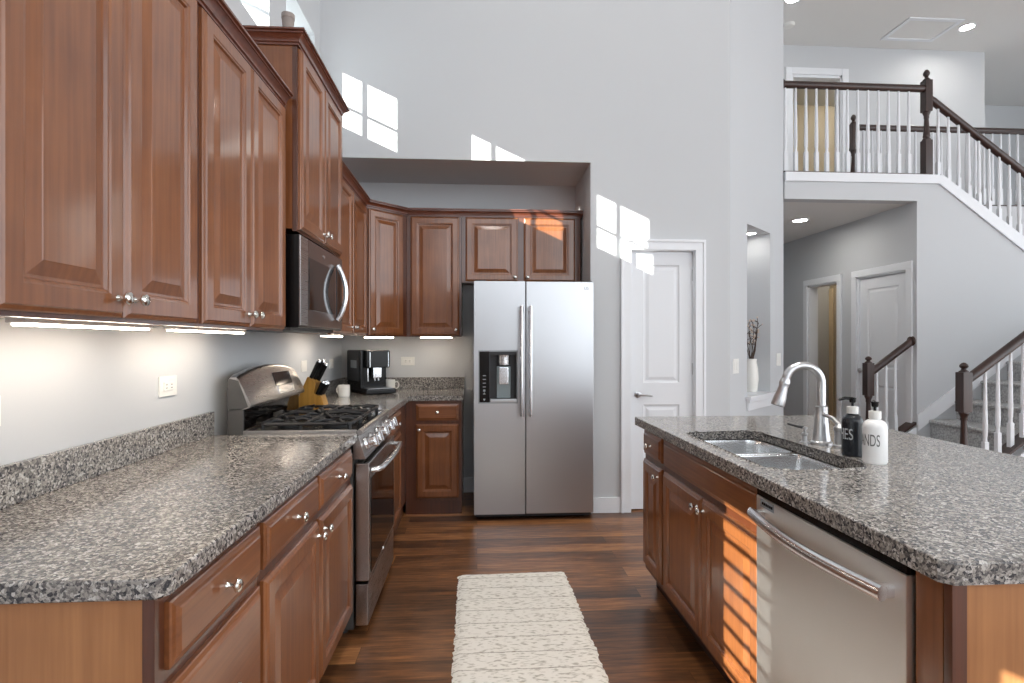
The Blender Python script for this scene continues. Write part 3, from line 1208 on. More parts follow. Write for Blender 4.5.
# ------------------------------------------------------------------ base cabinets, cabinet wall
BX = -0.565           # face-frame plane
t = thing('drawer_cabinet', 'three drawer cherry base cabinet at the open end of the counter', 'cabinet', (BX, 1.0, 0), R90)
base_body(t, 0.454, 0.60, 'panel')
drawer_front(t, 0.030, 0.440, 0.727, 0.850, [(0.235, 0.788)])
drawer_front(t, 0.030, 0.440, 0.425, 0.697, [(0.235, 0.561)])
drawer_front(t, 0.030, 0.440, 0.125, 0.395, [(0.235, 0.262)])
t = thing('base_cabinet', 'cherry base cabinet with two drawers over two doors, next to the range', 'cabinet', (BX, 1.456, 0), R90)
base_body(t, 1.036, 0.60)
drawer_front(t, 0.012, 0.492, 0.727, 0.850, [(0.252, 0.788)])
drawer_front(t, 0.516, 1.004, 0.727, 0.850, [(0.755, 0.788)])
door_front(t, 0.012, 0.492, 0.125, 0.697, (0.464, 0.655))
door_front(t, 0.516, 1.004, 0.125, 0.697, (0.544, 0.655))
t = thing('corner_base_cabinet', 'plain cherry base cabinet filling the counter corner past the range', 'cabinet', (BX + 0.02, 3.270, 0), R90)
base_body(t, 0.950, 0.62, toe=0.02)
drawer_front(t, 0.08, 0.60, 0.727, 0.850, [(0.34, 0.788)])
door_front(t, 0.08, 0.60, 0.125, 0.697, (0.11, 0.655))
t = thing('base_cabinet', 'small cherry base cabinet with one drawer and one door beside the fridge', 'cabinet', (BX + 0.02, 4.235, 0))
base_body(t, 0.428, YN - 4.235 - 0.003, toe=0.012)
drawer_front(t, 0.080, 0.404, 0.722, 0.850, [(0.242, 0.788)])
door_front(t, 0.080, 0.404, 0.130, 0.695, (0.105, 0.655))

# ------------------------------------------------------------------ countertops
def slab(b, poly, z0, z1, bev=0.005):
    r0 = len(b.bm.verts)
    b.prism(poly, 'z', z0, z1)
    b.bm.verts.ensure_lookup_table()
    es = [e for e in b.bm.edges if all(v.index >= r0 or True for v in e.verts) and abs(e.verts[0].co.z - e.verts[1].co.z) < 1e-6]
    bmesh.ops.bevel(b.bm, geom=es, offset=bev, segments=3, affect='EDGES', profile=0.5)


CT0, CT1 = 0.876, 0.914
XW = XL + 0.002
b = MB()
slab(b, [(XW, 0.978), (-0.552, 0.978), (-0.535, 0.995), (-0.535, 2.492), (XW, 2.492)], CT0, CT1)
ct = tag(b.build('countertop', M['granite']), 'long speckled granite countertop between its open end and the range', 'countertop')
b = MB()
b.box(XW, XL + 0.022, 0.978, 2.492, CT1 + 0.0005, CT1 + 0.102, 0.002)
b.build('backsplash', M['granite'], ct)
b = MB()
slab(b, [(XW, 3.270), (-0.520, 3.270), (-0.520, 4.215), (-0.105, 4.215), (-0.105, YN - 0.002), (XW, YN - 0.002)], CT0, CT1)
ct = tag(b.build('countertop', M['granite']), 'speckled granite corner countertop carrying the coffee machine and knife block', 'countertop')
b = MB()
b.box(XW, XL + 0.022, 3.270, YN - 0.023, CT1 + 0.0005, CT1 + 0.102, 0.002)
b.box(XW, -0.110, YN - 0.022, YN - 0.002, CT1 + 0.0005, CT1 + 0.102, 0.002)
b.build('backsplash', M['granite'], ct)

# ------------------------------------------------------------------ microwave (front faces -y locally)
MWY0, MWY1 = 2.494, 3.254
t = thing('microwave', 'stainless over-the-range microwave with bowed vertical handle and dark glass', 'microwave', (-0.785, MWY0, 1.388), R90)
w, h, dp = MWY1 - MWY0, 0.415, 0.385
b = MB()
b.box(0, w, 0.007, dp, 0, h, 0.003)
b.build('body', M['black'], t)
b = MB()
b.box(0.02, w - 0.02, 0.05, dp - 0.02, -0.012, 0.0005)
b.build('bottom_grille', M['darkgrey'], t)
b = MB()
b.box(0.0, w, 0.0, 0.0065, 0.008, h - 0.002, 0.002)
dr = b.build('door', M['microsteel'], t)
b = MB()
b.box(0.002, 0.105, -0.0015, 0.002, 0.011, h - 0.005, 0.001)
b.build('edge_strip', M['rangesteel'], dr)
b = MB()
b.box(0.125, w * 0.78, -0.0025, 0.004, 0.085, h - 0.085, 0.002)
b.build('window', M['blackglass'], dr)
b = MB()
b.box(w * 0.83, w - 0.015, -0.0025, 0.004, 0.05, h - 0.05, 0.002)
b.build('control_panel', M['blackglass'], dr)
b = MB()
zz = [0.055 + (h - 0.11) * k / 16 for k in range(17)]
b.tube([(w * 0.80, -0.012 - 0.045 * math.sin(PI * k / 16) ** 0.8, zz[k]) for k in range(17)], 0.013, 10, 0.9)
b.build('handle', M['bar'], dr)
b = MB()
b.lathe([(0.0, 0.0), (0.013, 0.0), (0.013, 0.002), (0.0, 0.003)], 20, (0, 0, 0), '-y')
b.xf(Matrix.Translation((w * 0.50, 0.0, h - 0.045)) @ Matrix.Scale(1.5, 4, (1, 0, 0)) @ Matrix.Scale(0.7, 4, (0, 0, 1)))
b.build('badge', M['bar'], dr)

# ------------------------------------------------------------------ gas range
RY0, RY1 = 2.496, 3.264
t = thing('gas_range', 'stainless gas range with black grates, large knobs and tilted control backguard', 'range', (-0.485, RY0 + 0.002, 0), R90)
w = RY1 - RY0 - 0.004
dp = 0.625
b = MB()
b.box(0.004, w - 0.004, 0.07, dp - 0.01, 0.03, 0.905)
for x in (0.05, w - 0.05):
    for y in (0.12, dp - 0.06):
        b.lathe([(0.018, 0.0), (0.018, 0.032)], 10, (x, y, 0))
b.build('body', M['sidegrey'], t, smooth=False)
b = MB()
b.box(0.0, w, 0.045, dp - 0.075, 0.90, 0.922, 0.006)
b.build('cooktop', M['black'], t)
b = MB()
b.box(-0.001, 0.016, 0.055, dp - 0.075, 0.906, 0.928, 0.005)
b.box(w - 0.016, w + 0.001, 0.055, dp - 0.075, 0.906, 0.928, 0.005)
b.tube([(0.0, 0.042, 0.916), (w, 0.042, 0.916)], 0.013, 12)
b.box(0.016, w - 0.016, dp - 0.088, dp - 0.080, 0.918, 0.930, 0.002)
b.build('cooktop_trim', M['rangesteel'], t)
# control strip
b = MB()
b.prism([(0.016, 0.795), (0.050, 0.905), (0.09, 0.905), (0.09, 0.795)], 'x', 0.004, w - 0.004)
cp = b.build('control_panel', M['rangesteel'], t, smooth=False)
for k in range(5):
    b = MB()
    b.lathe([(0.0, 0.0), (0.031, 0.0), (0.032, 0.004), (0.030, 0.010), (0.025, 0.014), (0.0245, 0.044), (0.022, 0.050), (0.0, 0.051)], 24, (0, 0, 0), '-y')
    b.box(-0.007, 0.007, -0.062, -0.040, -0.026, 0.026, 0.003)
    o = b.build('burner_knob', M['bar'], t, (w * [0.11, 0.27, 0.5, 0.73, 0.89][k], 0.032, 0.852), (math.radians(-16), 0, 0))
# oven door
b = MB()
b.box(0.004, w - 0.004, 0.0, 0.060, 0.245, 0.775, 0.006)
od = b.build('oven_door', M['rangesteel'], t)
b = MB()
b.box(0.045, w - 0.045, -0.003, 0.004, 0.27, 0.70, 0.002)
b.build('oven_window', M['blackglass'], od)
b = MB()
b.tube([(0.05, -0.002, 0.735), (0.055, -0.030, 0.738), (0.075, -0.044, 0.740)] + [(0.075 + (w - 0.15) * k / 8, -0.044 - 0.012 * math.sin(PI * k / 8), 0.740) for k in range(1, 8)]
       + [(w - 0.075, -0.044, 0.740), (w - 0.055, -0.030, 0.738), (w - 0.05, -0.002, 0.735)], 0.013, 12)
b.build('handle', M['bar'], od)
b = MB()
b.box(0.004, w - 0.004, 0.004, 0.060, 0.045, 0.232, 0.006)
dw = b.build('drawer', M['rangesteel'], t)
b = MB()
b.lathe([(0.0, 0), (0.013, 0.0), (0.012, 0.003), (0.0, 0.004)], 16, (w * 0.5, 0.0, 0.255), '-y')
b.build('badge', M['bar'], od)
# burners and grates
for bx, by, r in [(0.16, 0.19, 0.045), (0.16, 0.40, 0.036), (0.38, 0.31, 0.05), (0.60, 0.19, 0.05), (0.60, 0.40, 0.036)]:
    b = MB()
    b.lathe([(r * 1.25, 0.922), (r * 1.25, 0.930), (r, 0.934), (r * 0.98, 0.942), (r * 0.8, 0.945), (0.0, 0.946)], 20, (bx, by, 0))
    b.build('burner', M['iron'], t)
for gx0, gx1 in [(0.035, 0.262), (0.268, 0.496), (0.502, 0.729)]:
    b = MB()
    gz = 0.952
    y0, y1 = 0.085, 0.490
    r = 0.0075
    b.tube([(gx0, y0 + 0.02, gz), (gx0 + 0.02, y0, gz), (gx1 - 0.02, y0, gz), (gx1, y0 + 0.02, gz), (gx1, y1 - 0.02, gz), (gx1 - 0.02, y1, gz),
            (gx0 + 0.02, y1, gz), (gx0, y1 - 0.02, gz), (gx0, y0 + 0.02, gz)], r, 8, 1.0)
    xm = (gx0 + gx1) / 2
    for yy in (0.19, 0.40) if gx0 != 0.268 else (0.31,):
        for k in range(6):
            a = PI / 6 + k * PI / 3
            ex = xm + math.cos(a) * 0.2
            ey = yy + math.sin(a) * 0.2
            s = min(1.0, (gx1 - xm) / max(1e-6, abs(math.cos(a)) * 0.2), (0.10 if gx0 != 0.268 else 0.20) / max(1e-6, abs(math.sin(a)) * 0.2))
            ex, ey = xm + math.cos(a) * 0.2 * s, yy + math.sin(a) * 0.2 * s
            sx, sy = xm + math.cos(a) * 0.035, yy + math.sin(a) * 0.035
            b.tube([(sx, sy, gz + 0.004), ((sx + ex) / 2, (sy + ey) / 2, gz + 0.010), (ex, ey, gz)], [0.006, 0.0075, 0.0075], 8)
    b.tube([(gx0, 0.295, gz), (gx1, 0.295, gz)], r, 8)
    for fx in (gx0 + 0.01, gx1 - 0.01):
        for fy in (y0 + 0.01, 0.315, y1 - 0.01):
            b.tube([(fx, fy, 0.922), (fx, fy, gz)], 0.009, 8)
    b.build('grate', M['iron'], t)
# backguard
b = MB()
b.box(0.0, w, dp - 0.075, dp - 0.012, 0.90, 1.03, 0.004)
b.box(0.006, w - 0.006, dp - 0.03, dp - 0.004, 0.10, 1.12, 0.004)
bgd = b.build('backguard', M['sidegrey'], t)
b = MB()
b.box(0.012, w - 0.012, dp - 0.079, dp - 0.073, 0.925, 1.028, 0.002)
b.build('splash_glass', M['blackglass'], bgd)
b = MB()
n = 20
rings = []
for k in range(n + 1):
    x = w * k / n
    arch = 0.042 * (math.sin(PI * k / n) ** 0.75)
    zt2 = 1.165 + arch
    rings.append([(x, dp - 0.105, 1.030), (x, dp - 0.108, 1.045), (x, dp - 0.058, zt2 - 0.012), (x, dp - 0.046, zt2), (x, dp - 0.02, zt2), (x, dp - 0.012, zt2 - 0.01), (x, dp - 0.012, 1.02), (x, dp - 0.07, 1.02)])
b.loops(rings)
con = b.build('console', M['rangesteel'], bgd, ang=40)
for x in (-0.002, w + 0.0005):
    b = MB()
    b.prism([(dp - 0.098, 1.034), (dp - 0.056, 1.150), (dp - 0.02, 1.160), (dp - 0.012, 1.155), (dp - 0.012, 1.024), (dp - 0.07, 1.024)], 'x', x, x + 0.0015)
    b.build('end_cap', M['sidegrey'], con, smooth=False)
tilt = math.atan2(0.050, 0.150)
for nm, x0, x1, z0, z1, mt in [('display', 0.36, 0.60, 0.055, 0.125, 'display'), ('keypad', 0.37, 0.60, 0.012, 0.052, 'bar')]:
    b = MB()
    b.box(x0, x1, -0.003, 0.002, z0, z1, 0.001)
    b.build(nm, M[mt], con, (-0.0, dp - 0.1085, 1.047), (-tilt, 0, 0))

# ------------------------------------------------------------------ fridge
FX0, FX1, FY = -0.022, 0.873, 4.062
t = thing('refrigerator', 'stainless side by side fridge with ice and water dispenser', 'refrigerator', (FX0, FY, 0))
w = FX1 - FX0
ht = 1.775
b = MB()
b.box(0.004, w - 0.004, 0.075, YN - FY - 0.03, 0.03, ht - 0.02, 0.004)
for x in (0.06, w - 0.06):
    for y in (0.10, 0.55):
        b.lathe([(0.02, 0.0), (0.02, 0.035)], 12, (x, y, 0))
b.build('body', M['sidegrey'], t)
b = MB()
b.box(0.01, w - 0.01, 0.05, 0.09, 0.012, 0.05, 0.004)
b.build('toe_grille', M['darkgrey'], t)
dsp = (0.035, 0.322, 0.872, 1.258)
xs = 0.380
b = MB()
b.cells(0.0, xs, 0.045, ht, [dsp], lambda u0, u1, v0, v1: b.box(u0, u1, 0.0, 0.07, v0, v1))
ld = b.build('freezer_door', M['fridgesteel'], t, smooth=False)
b = MB()
b.box(xs + 0.007, w, 0.0, 0.07, 0.045, ht, 0.006)
rd = b.build('fridge_door', M['fridgesteel'], t)
for par, x in ((ld, xs - 0.030), (rd, xs + 0.037)):
    b = MB()
    z0, z1 = 0.78, 1.585
    pts = [(x, 0.0, z0 + 0.03), (x, -0.03, z0 + 0.012), (x, -0.048, z0)] + [(x, -0.052, z0 + (z1 - z0) * k / 8) for k in range(1, 8)] + [(x, -0.048, z1), (x, -0.03, z1 - 0.012), (x, 0.0, z1 - 0.03)]
    b.tube(pts, 0.014, 12, 1.4, up=(1, 0, 0))
    b.build('handle', M['bar'], par)
dx0, dx1, dz0, dz1 = dsp
b = MB()
b.box(dx0 - 0.004, dx1 + 0.004, -0.002, 0.01, dz1 - 0.006, dz1 + 0.004)
b.box(dx0 - 0.004, dx1 + 0.004, -0.002, 0.01, dz0 - 0.004, dz0 + 0.006)
b.box(dx0 - 0.004, dx0 + 0.004, -0.002, 0.01, dz0, dz1)
b.box(dx1 - 0.006, dx1 + 0.004, -0.002, 0.01, dz0, dz1)
b.build('dispenser_frame', M['greyplastic'], ld)
b = MB()
b.box(dx0 + 0.004, dx0 + 0.078, -0.003, 0.01, dz0 + 0.004, dz1 - 0.004, 0.002)
dpn = b.build('dispenser_panel', M['blackglass'], ld)
b = MB()
for z in (0.20, 0.172, 0.144, 0.116):
    b.box(dx0 + 0.03, dx0 + 0.052, -0.0045, -0.002, dz0 + z, dz0 + z + 0.006)
b.box(dx0 + 0.033, dx0 + 0.049, -0.0045, -0.002, dz0 + 0.085, dz0 + 0.10)
for z, s in ((0.064, 1), (0.032, -1)):
    b.prism([(dx0 + 0.031, dz0 + z), (dx0 + 0.051, dz0 + z), (dx0 + 0.041, dz0 + z + 0.016 * s)], 'y', -0.0045, -0.002)
b.build('panel_marks', M['greyplastic'], dpn, smooth=False)
b = MB()
b.box(dx0 + 0.078, dx1, 0.060, 0.0695, dz0, dz1)
b.box(dx0 + 0.078, dx0 + 0.086, 0.0, 0.066, dz0, dz1)
b.box(dx1 - 0.006, dx1 - 0.0005, 0.01, 0.066, dz0, dz1)
b.box(dx0 + 0.078, dx1, 0.005, 0.066, dz1 - 0.03, dz1 - 0.005)
b.build('dispenser_recess', M['darkgrey'], ld, smooth=False)
b = MB()
b.box(dx0 + 0.086, dx1 - 0.006, -0.004, 0.062, dz0 + 0.004, dz0 + 0.028, 0.004)
b.build('drip_tray', M['fridgesteel'], ld)
xc = (dx0 + 0.086 + dx1) / 2
b = MB()
b.lathe([(0.044, 0.0), (0.046, 0.02), (0.046, 0.06), (0.05, 0.075)], 24, (xc, 0.035, dz1 - 0.105))
b.build('chute', M['bar'], ld)
b = MB()
b.box(xc - 0.052, xc + 0.052, 0.042, 0.056, dz0 + 0.03, dz0 + 0.27, 0.008)
pad = b.build('dispenser_paddle', M['paleblue'], ld)
b = MB()
b.box(xc - 0.036, xc + 0.036, 0.020, 0.043, dz0 + 0.135, dz0 + 0.265, 0.008)
b.build('paddle_plate', M['bar'], pad)
text_obj('LG', 0.028, M['darkgrey'], rd, 'logo', (w - 0.055, -0.0005, ht - 0.05), (PI / 2, 0, 0))
for x in (0.05, w - 0.05):
    b = MB()
    b.box(x - 0.04, x + 0.04, 0.01, 0.12, ht - 0.02, ht + 0.008, 0.006)
    b.build('hinge_cover', M['darkgrey'], t)

# ------------------------------------------------------------------ the island (cabinet fronts face the aisle)
IX = 0.91
IR = -R90


def isl(y):           # local x measured from the far end of a unit at y
    return y


t = thing('island_cabinet', 'narrow cherry island cabinet with one drawer and one door at the far end', 'cabinet', (IX, 2.915, 0), IR)
base_body(t, 0.314, 0.60)
drawer_front(t, 0.012, 0.290, 0.727, 0.850, [(0.15, 0.788)])
door_front(t, 0.012, 0.290, 0.135, 0.697, (0.262, 0.655))
t = thing('sink_cabinet', 'wide two door cherry sink cabinet with plain false front in the island', 'cabinet', (IX, 2.600, 0), IR)
b = MB()
b.box(0.0, 0.018, 0.021, 0.60, 0.105, 0.875)
b.box(0.912, 0.930, 0.021, 0.60, 0.105, 0.875)
b.box(0.018, 0.912, 0.58, 0.60, 0.105, 0.875)
b.box(0.018, 0.912, 0.021, 0.58, 0.105, 0.123)
b.build('carcass', M['cherry'], t, smooth=False)
b = MB()
b.box(0.0, 0.930, 0.0, 0.014, 0.105, 0.875, 0.001)
b.build('face_frame', M['frame'], t)
b = MB()
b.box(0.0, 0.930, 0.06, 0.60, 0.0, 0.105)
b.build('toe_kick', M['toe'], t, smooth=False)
drawer_front(t, 0.012, 0.915, 0.727, 0.850, (), name='false_front')
door_front(t, 0.012, 0.458, 0.125, 0.697, (0.430, 0.655))
door_front(t, 0.466, 0.915, 0.125, 0.697, (0.494, 0.655))
# island shell: end panels and back
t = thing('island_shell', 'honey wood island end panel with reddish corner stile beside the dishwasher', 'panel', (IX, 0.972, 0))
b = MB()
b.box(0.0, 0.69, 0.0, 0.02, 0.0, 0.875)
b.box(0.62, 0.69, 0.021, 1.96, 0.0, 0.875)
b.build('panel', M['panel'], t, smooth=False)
b = MB()
b.box(-0.024, 0.006, -0.003, 0.016, 0.0, 0.875, 0.002)
b.build('corner_stile', M['frame'], t)
b = MB()
b.box(-0.022, 0.60, 0.020, 0.0845, 0.0, 0.875)
b.build('filler_strip', M['cherry'], t, smooth=False)

# dishwasher
DWW = 0.606
t = thing('dishwasher', 'stainless dishwasher with bowed bar handle built into the island', 'dishwasher', (0.872, 1.6655, 0), IR)
b = MB()
b.box(0.004, DWW - 0.004, 0.045, 0.58, 0.10, 0.868)
b.box(0.02, DWW - 0.02, 0.10, 0.55, 0.0, 0.10)
b.build('tub', M['black'], t, smooth=False)
b = MB()
b.box(0.003, DWW - 0.003, 0.0, 0.040, 0.115, 0.845, 0.004)
dd = b.build('door', M['dwsteel'], t)
b = MB()
b.box(0.003, DWW - 0.003, 0.002, 0.044, 0.8455, 0.868, 0.002)
b.build('control_strip', M['black'], dd)
b = MB()
pts = [(0.03 + (DWW - 0.06) * k / 14, -0.030 - 0.030 * math.sin(PI * k / 14), 0.797) for k in range(15)]
b.tube(pts, 0.017, 14, 0.75)
for x in (0.045, DWW - 0.045):
    b.box(x - 0.012, x + 0.012, -0.034, 0.002, 0.784, 0.810, 0.004)
b.build('handle', M['bar'], dd)
b = MB()
b.box(0.030, 0.105, -0.001, 0.002, 0.817, 0.841)
bd = b.build('badge', M['greyplastic'], dd, smooth=False)
b = MB()
for k in range(6):
    b.box(0.040 + k * 0.0105, 0.047 + k * 0.0105, -0.002, 0.0, 0.825, 0.833)
b.build('badge_marks', M['black'], bd, smooth=False)

# island top with the sink cut-out
SKX0, SKX1, SKY0, SKY1 = 0.925, 1.285, 1.68, 2.43


def rrect(x0, x1, y0, y1, r, n=8, r_hi=None):
    out = []
    q = r if r_hi is None else r_hi
    lo, hi = (r, q)
    for cx, cy, a0, r in [(x1 - lo, y0 + lo, -PI / 2, lo), (x1 - hi, y1 - hi, 0, hi), (x0 + hi, y1 - hi, PI / 2, hi), (x0 + lo, y0 + lo, PI, lo)]:
        for k in range(n + 1):
            a = a0 + (PI / 2) * k / n
            out.append((cx + r * math.cos(a), cy + r * math.sin(a)))
    return out


b = MB()
bm = b.bm
outer = [(0.862, 0.975), (0.880, 0.957), (1.935, 0.957), (1.935, 2.950), (0.862, 2.950)]
inner = rrect(SKX0, SKX1, SKY0, SKY1, 0.08, 9)
for z in (CT0, CT1):
    es = []
    for loop in (outer, inner):
        vs = [bm.verts.new((x, y, z)) for x, y in loop]
        es += [bm.edges.new((vs[i], vs[(i + 1) % len(vs)])) for i in range(len(vs))]
    bmesh.ops.triangle_fill(bm, use_beauty=True, edges=es)
for loop in (outer, inner):
    b.loops([[(x, y, CT0) for x, y in loop], [(x, y, CT1) for x, y in loop]], False, False)
bmesh.ops.remove_doubles(bm, verts=bm.verts, dist=1e-6)
es = [e for e in bm.edges if abs(e.verts[0].co.z - e.verts[1].co.z) < 1e-6 and len(e.link_faces) == 2 and e.calc_face_angle(0) > 0.8]
bmesh.ops.bevel(bm, geom=es, offset=0.005, segments=3, affect='EDGES', profile=0.5)
tag(b.build('countertop', M['granite']), 'large blue grey granite island countertop with the sink cut into it', 'countertop')

# sink: two bowls under the stone
t = thing('sink', 'undermount double bowl stainless sink set in the island', 'sink', (0, 0, 0))
ym = 2.13


def bowl(b, y0, y1, zt, depth, flip):
    rings = []
    for ins, z, r in [(-0.012, zt, 0.075), (0.0, zt - 0.001, 0.07), (0.004, zt - 0.02, 0.07), (0.012, zt - depth + 0.04, 0.07), (0.022, zt - depth + 0.012, 0.065), (0.045, zt - depth, 0.06)]:
        rings.append([(x, y, z) for x, y in (rrect(SKX0 + ins, SKX1 - ins, y0 + ins, y1 - ins, 0.03, 6, r) if flip else rrect(SKX0 + ins, SKX1 - ins, y0 + ins, y1 - ins, r, 6, 0.03))])
    b.loops(rings, False, True)


b = MB()
bowl(b, ym + 0.012, SKY1, CT0 - 0.001, 0.20, True)
b.build('bowl', M['sinksteel'], t)
b = MB()
bowl(b, SKY0, ym - 0.012, CT0 - 0.001, 0.17, False)
b.build('bowl', M['sinksteel'], t)
b = MB()
b.box(SKX0 - 0.008, SKX1 + 0.008, ym - 0.024, ym + 0.024, CT0 - 0.09, CT0 - 0.004, 0.008)
b.build('divider', M['sinksteel'], t)
for y, z in (((ym + SKY1) / 2, CT0 - 0.2), ((ym + SKY0) / 2, CT0 - 0.17)):
    b = MB()
    b.lathe([(0.05, 0.0), (0.05, 0.002), (0.035, 0.001), (0.03, 0.0005), (0.0, 0.0005)], 24, ((SKX0 + SKX1) / 2, y, z))
    b.build('drain', M['nickel'], t)

# faucet
fx, fy = 1.385, 2.125
t = thing('faucet', 'brushed nickel high arc pull down faucet with side lever behind the sink', 'faucet', (fx, fy, CT1), math.radians(-8))
b = MB()
b.lathe([(0.0, 0.0), (0.041, 0.0), (0.041, 0.006), (0.034, 0.012), (0.029, 0.05), (0.0225, 0.125), (0.0235, 0.135), (0.0235, 0.148), (0.017, 0.152)], 28)
b.build('base', M['nickel'], t)
b = MB()
R = 0.070
pts = [(0, 0, 0.145), (0, 0, 0.19), (0, 0, 0.243)]
for k in range(1, 15):
    a = PI * 0.94 * k / 14
    pts.append((-R + R * math.cos(a), 0, 0.243 + R * math.sin(a)))
b.tube(pts, 0.0165, 16, up=(0, 1, 0))
b.build('spout', M['nickel'], t)
b = MB()
e = Vector(pts[-1])
dv = (Vector(pts[-1]) - Vector(pts[-2])).normalized()
b.tube([e - dv * 0.004, e + dv * 0.012, e + dv * 0.02, e + dv * 0.032, e + dv * 0.080, e + dv * 0.105, e + dv * 0.112], [0.017, 0.021, 0.021, 0.018, 0.0245, 0.0265, 0.024], 18, up=(0, 1, 0))
sh = b.build('spray_head', M['nickel'], t)
b = MB()
b.lathe([(0.0, 0.0), (0.024, 0.0), (0.024, 0.008), (0.019, 0.012), (0.019, 0.062), (0.022, 0.066), (0.022, 0.078), (0.012, 0.088), (0.0, 0.09)], 22, (0.03, -0.085, 0))
b.build('valve', M['nickel'], t)
b = MB()
b.tube([(0.03, -0.085, 0.082), (0.018, -0.055, 0.108), (0.000, -0.025, 0.118), (-0.012, 0.0, 0.138), (-0.016, 0.010, 0.148)], [0.009, 0.008, 0.0065, 0.007, 0.008], 12)
b.build('lever', M['nickel'], t)
t = thing('soap_pump', 'small nickel soap pump set in granite beside the faucet', 'soap dispenser', (1.318, 2.13, CT1))
b = MB()
b.lathe([(0.0, 0.0), (0.018, 0.0), (0.018, 0.005), (0.011, 0.010), (0.010, 0.03), (0.013, 0.034), (0.013, 0.040), (0.006, 0.044), (0.006, 0.055), (0.011, 0.058), (0.011, 0.066), (0.0, 0.068)], 18)
b.build('base', M['nickel'], t)
b = MB()
b.tube([(0.0, 0.0, 0.062), (-0.03, 0.004, 0.068), (-0.065, 0.01, 0.078)], [0.006, 0.005, 0.004], 10)
b.build('nozzle', M['darkgrey'], t)


# bottles
def bottle(name, label, loc, r, hb, mat, txt, inkm, ang, spout_dir, collar, tsize):
    t = thing(name, label, 'soap bottle', loc, ang)
    b = MB()
    b.lathe([(0.0, 0.0), (r * 0.92, 0.0), (r, 0.006), (r, hb * 0.80), (r * 0.96, hb * 0.87), (r * 0.84, hb * 0.93), (r * 0.62, hb * 0.97), (0.016, hb * 0.995), (0.016, hb + 0.004), (0.0, hb + 0.004)], 36)
    b.build('body', mat, t)
    b = MB()
    b.lathe([(0.0, 0.0), (0.0185, 0.0), (0.0185, 0.024), (0.010, 0.026), (0.0, 0.026)], 24, (0, 0, hb + 0.002))
    b.build('collar', collar, t)
    b = MB()
    b.lathe([(0.0, 0.0), (0.0045, 0.0), (0.0045, 0.012), (0.010, 0.016), (0.012, 0.032), (0.0, 0.034)], 16, (0, 0, hb + 0.026))
    z = hb + 0.054
    c, s = math.cos(spout_dir), math.sin(spout_dir)
    b.tube([(0, 0, z), (c * 0.025, s * 0.025, z + 0.002), (c * 0.046, s * 0.046, z - 0.004)], [0.0065, 0.006, 0.0045], 10)
    b.build('pump', M['black'], t)
    text_obj(txt, tsize, inkm, t, 'lettering', (0, 0, hb * 0.52), (0, 0, 0), 0.0003, wrap=r + 0.0002)
    return t


bottle('soap_bottle', 'white pump bottle lettered for hands, standing on the island beside the sink', (1.342, 1.770, CT1), 0.0365, 0.148, M['whitebottle'], 'HANDS', M['ink'],
       math.radians(-80), math.radians(140), M['white'], 0.056)
bottle('soap_bottle', 'black pump bottle lettered for dishes, standing between faucet and white bottle', (1.345, 1.885, CT1), 0.0345, 0.150, M['blackbottle'], 'DISHES', M['paleink'],
       math.radians(-116), math.radians(285), M['white'], 0.056)

# ------------------------------------------------------------------ rug
nx, ny = 24, 150
RX0, RX1, RY0_, RY1_ = -0.105, 0.505, 1.10, 3.11
b = MB()
bm = b.bm
grid = []
for j in range(ny + 1):
    row = []
    for i in range(nx + 1):
        x = RX0 + (RX1 - RX0) * i / nx
        y = RY0_ + (RY1_ - RY0_) * j / ny
        if i in (0, nx):
            x += random.uniform(-0.006, 0.006)
        z = 0.012 + 0.0014 * abs(math.sin(y * PI / 0.122)) ** 0.5 + random.uniform(-0.0008, 0.0008)
        if i in (0, nx) or j in (0, ny):
            z = 0.002
        row.append(bm.verts.new((x - (y - 3.0) * 0.008, y - 0 + (x - 0.2) * 0.02, z)))
    grid.append(row)
for j in range(ny):
    for i in range(nx):
        bm.faces.new((grid[j][i], grid[j][i + 1], grid[j + 1][i + 1], grid[j + 1][i]))
tag(b.build('rug', M['rug'], ang=80), 'cream woven runner rug with ragged edges on the dark wood floor', 'rug')

# ------------------------------------------------------------------ things on the corner counter
t = thing('knife_block', 'bamboo knife block with black handled knives behind the range', 'knife block', (-1.105, 3.37, CT1), 0.0)
b = MB()
b.prism([(0.0, 0.0), (0.19, 0.0), (0.165, 0.085), (0.120, 0.095), (0.138, 0.165), (0.086, 0.20)], 'y', 0.0, 0.105)
bmesh.ops.bevel(b.bm, geom=list(b.bm.edges), offset=0.003, segments=2, affect='EDGES')
b.build('block', M['bamboo'], t)
kd = Vector((0.43, 0, 0.90)).normalized()
for k, (x, z, y, L) in enumerate([(0.098, 0.188, 0.025, 0.115), (0.112, 0.178, 0.053, 0.125), (0.126, 0.170, 0.082, 0.11), (0.108, 0.186, 0.078, 0.105),
                                  (0.136, 0.088, 0.02, 0.085), (0.136, 0.088, 0.042, 0.085), (0.138, 0.088, 0.064, 0.085), (0.138, 0.088, 0.086, 0.085), (0.152, 0.084, 0.031, 0.08), (0.152, 0.084, 0.075, 0.08)]):
    kn = thing('knife', ['chef knife with black handle at the upper row of the bamboo block'] [0] if k < 4 else 'steak knife with black handle in the lower row of the bamboo block',
               'knife', (-1.105, 3.37, CT1), 0.0, 'large knives in the block' if k < 4 else 'steak knives in the block')
    p = Vector((x, y, z))
    b = MB()
    b.tube([p - kd * 0.004, p + kd * 0.012, p + kd * L * 0.5, p + kd * L * 0.9, p + kd * L], [0.010, 0.0115, 0.0125, 0.0135, 0.0115], 10, 0.75)
    b.build('handle', M['black'], kn)
    b = MB()
    b.tube([p + kd * (L * 0.97), p + kd * (L + 0.008)], [0.0125, 0.009], 10, 0.75)
    b.build('end_cap', M['bar'], kn)
    b = MB()
    b.tube([p - kd * 0.012, p + kd * 0.004], 0.008, 8, 0.5)
    b.build('bolster', M['bar'], kn)


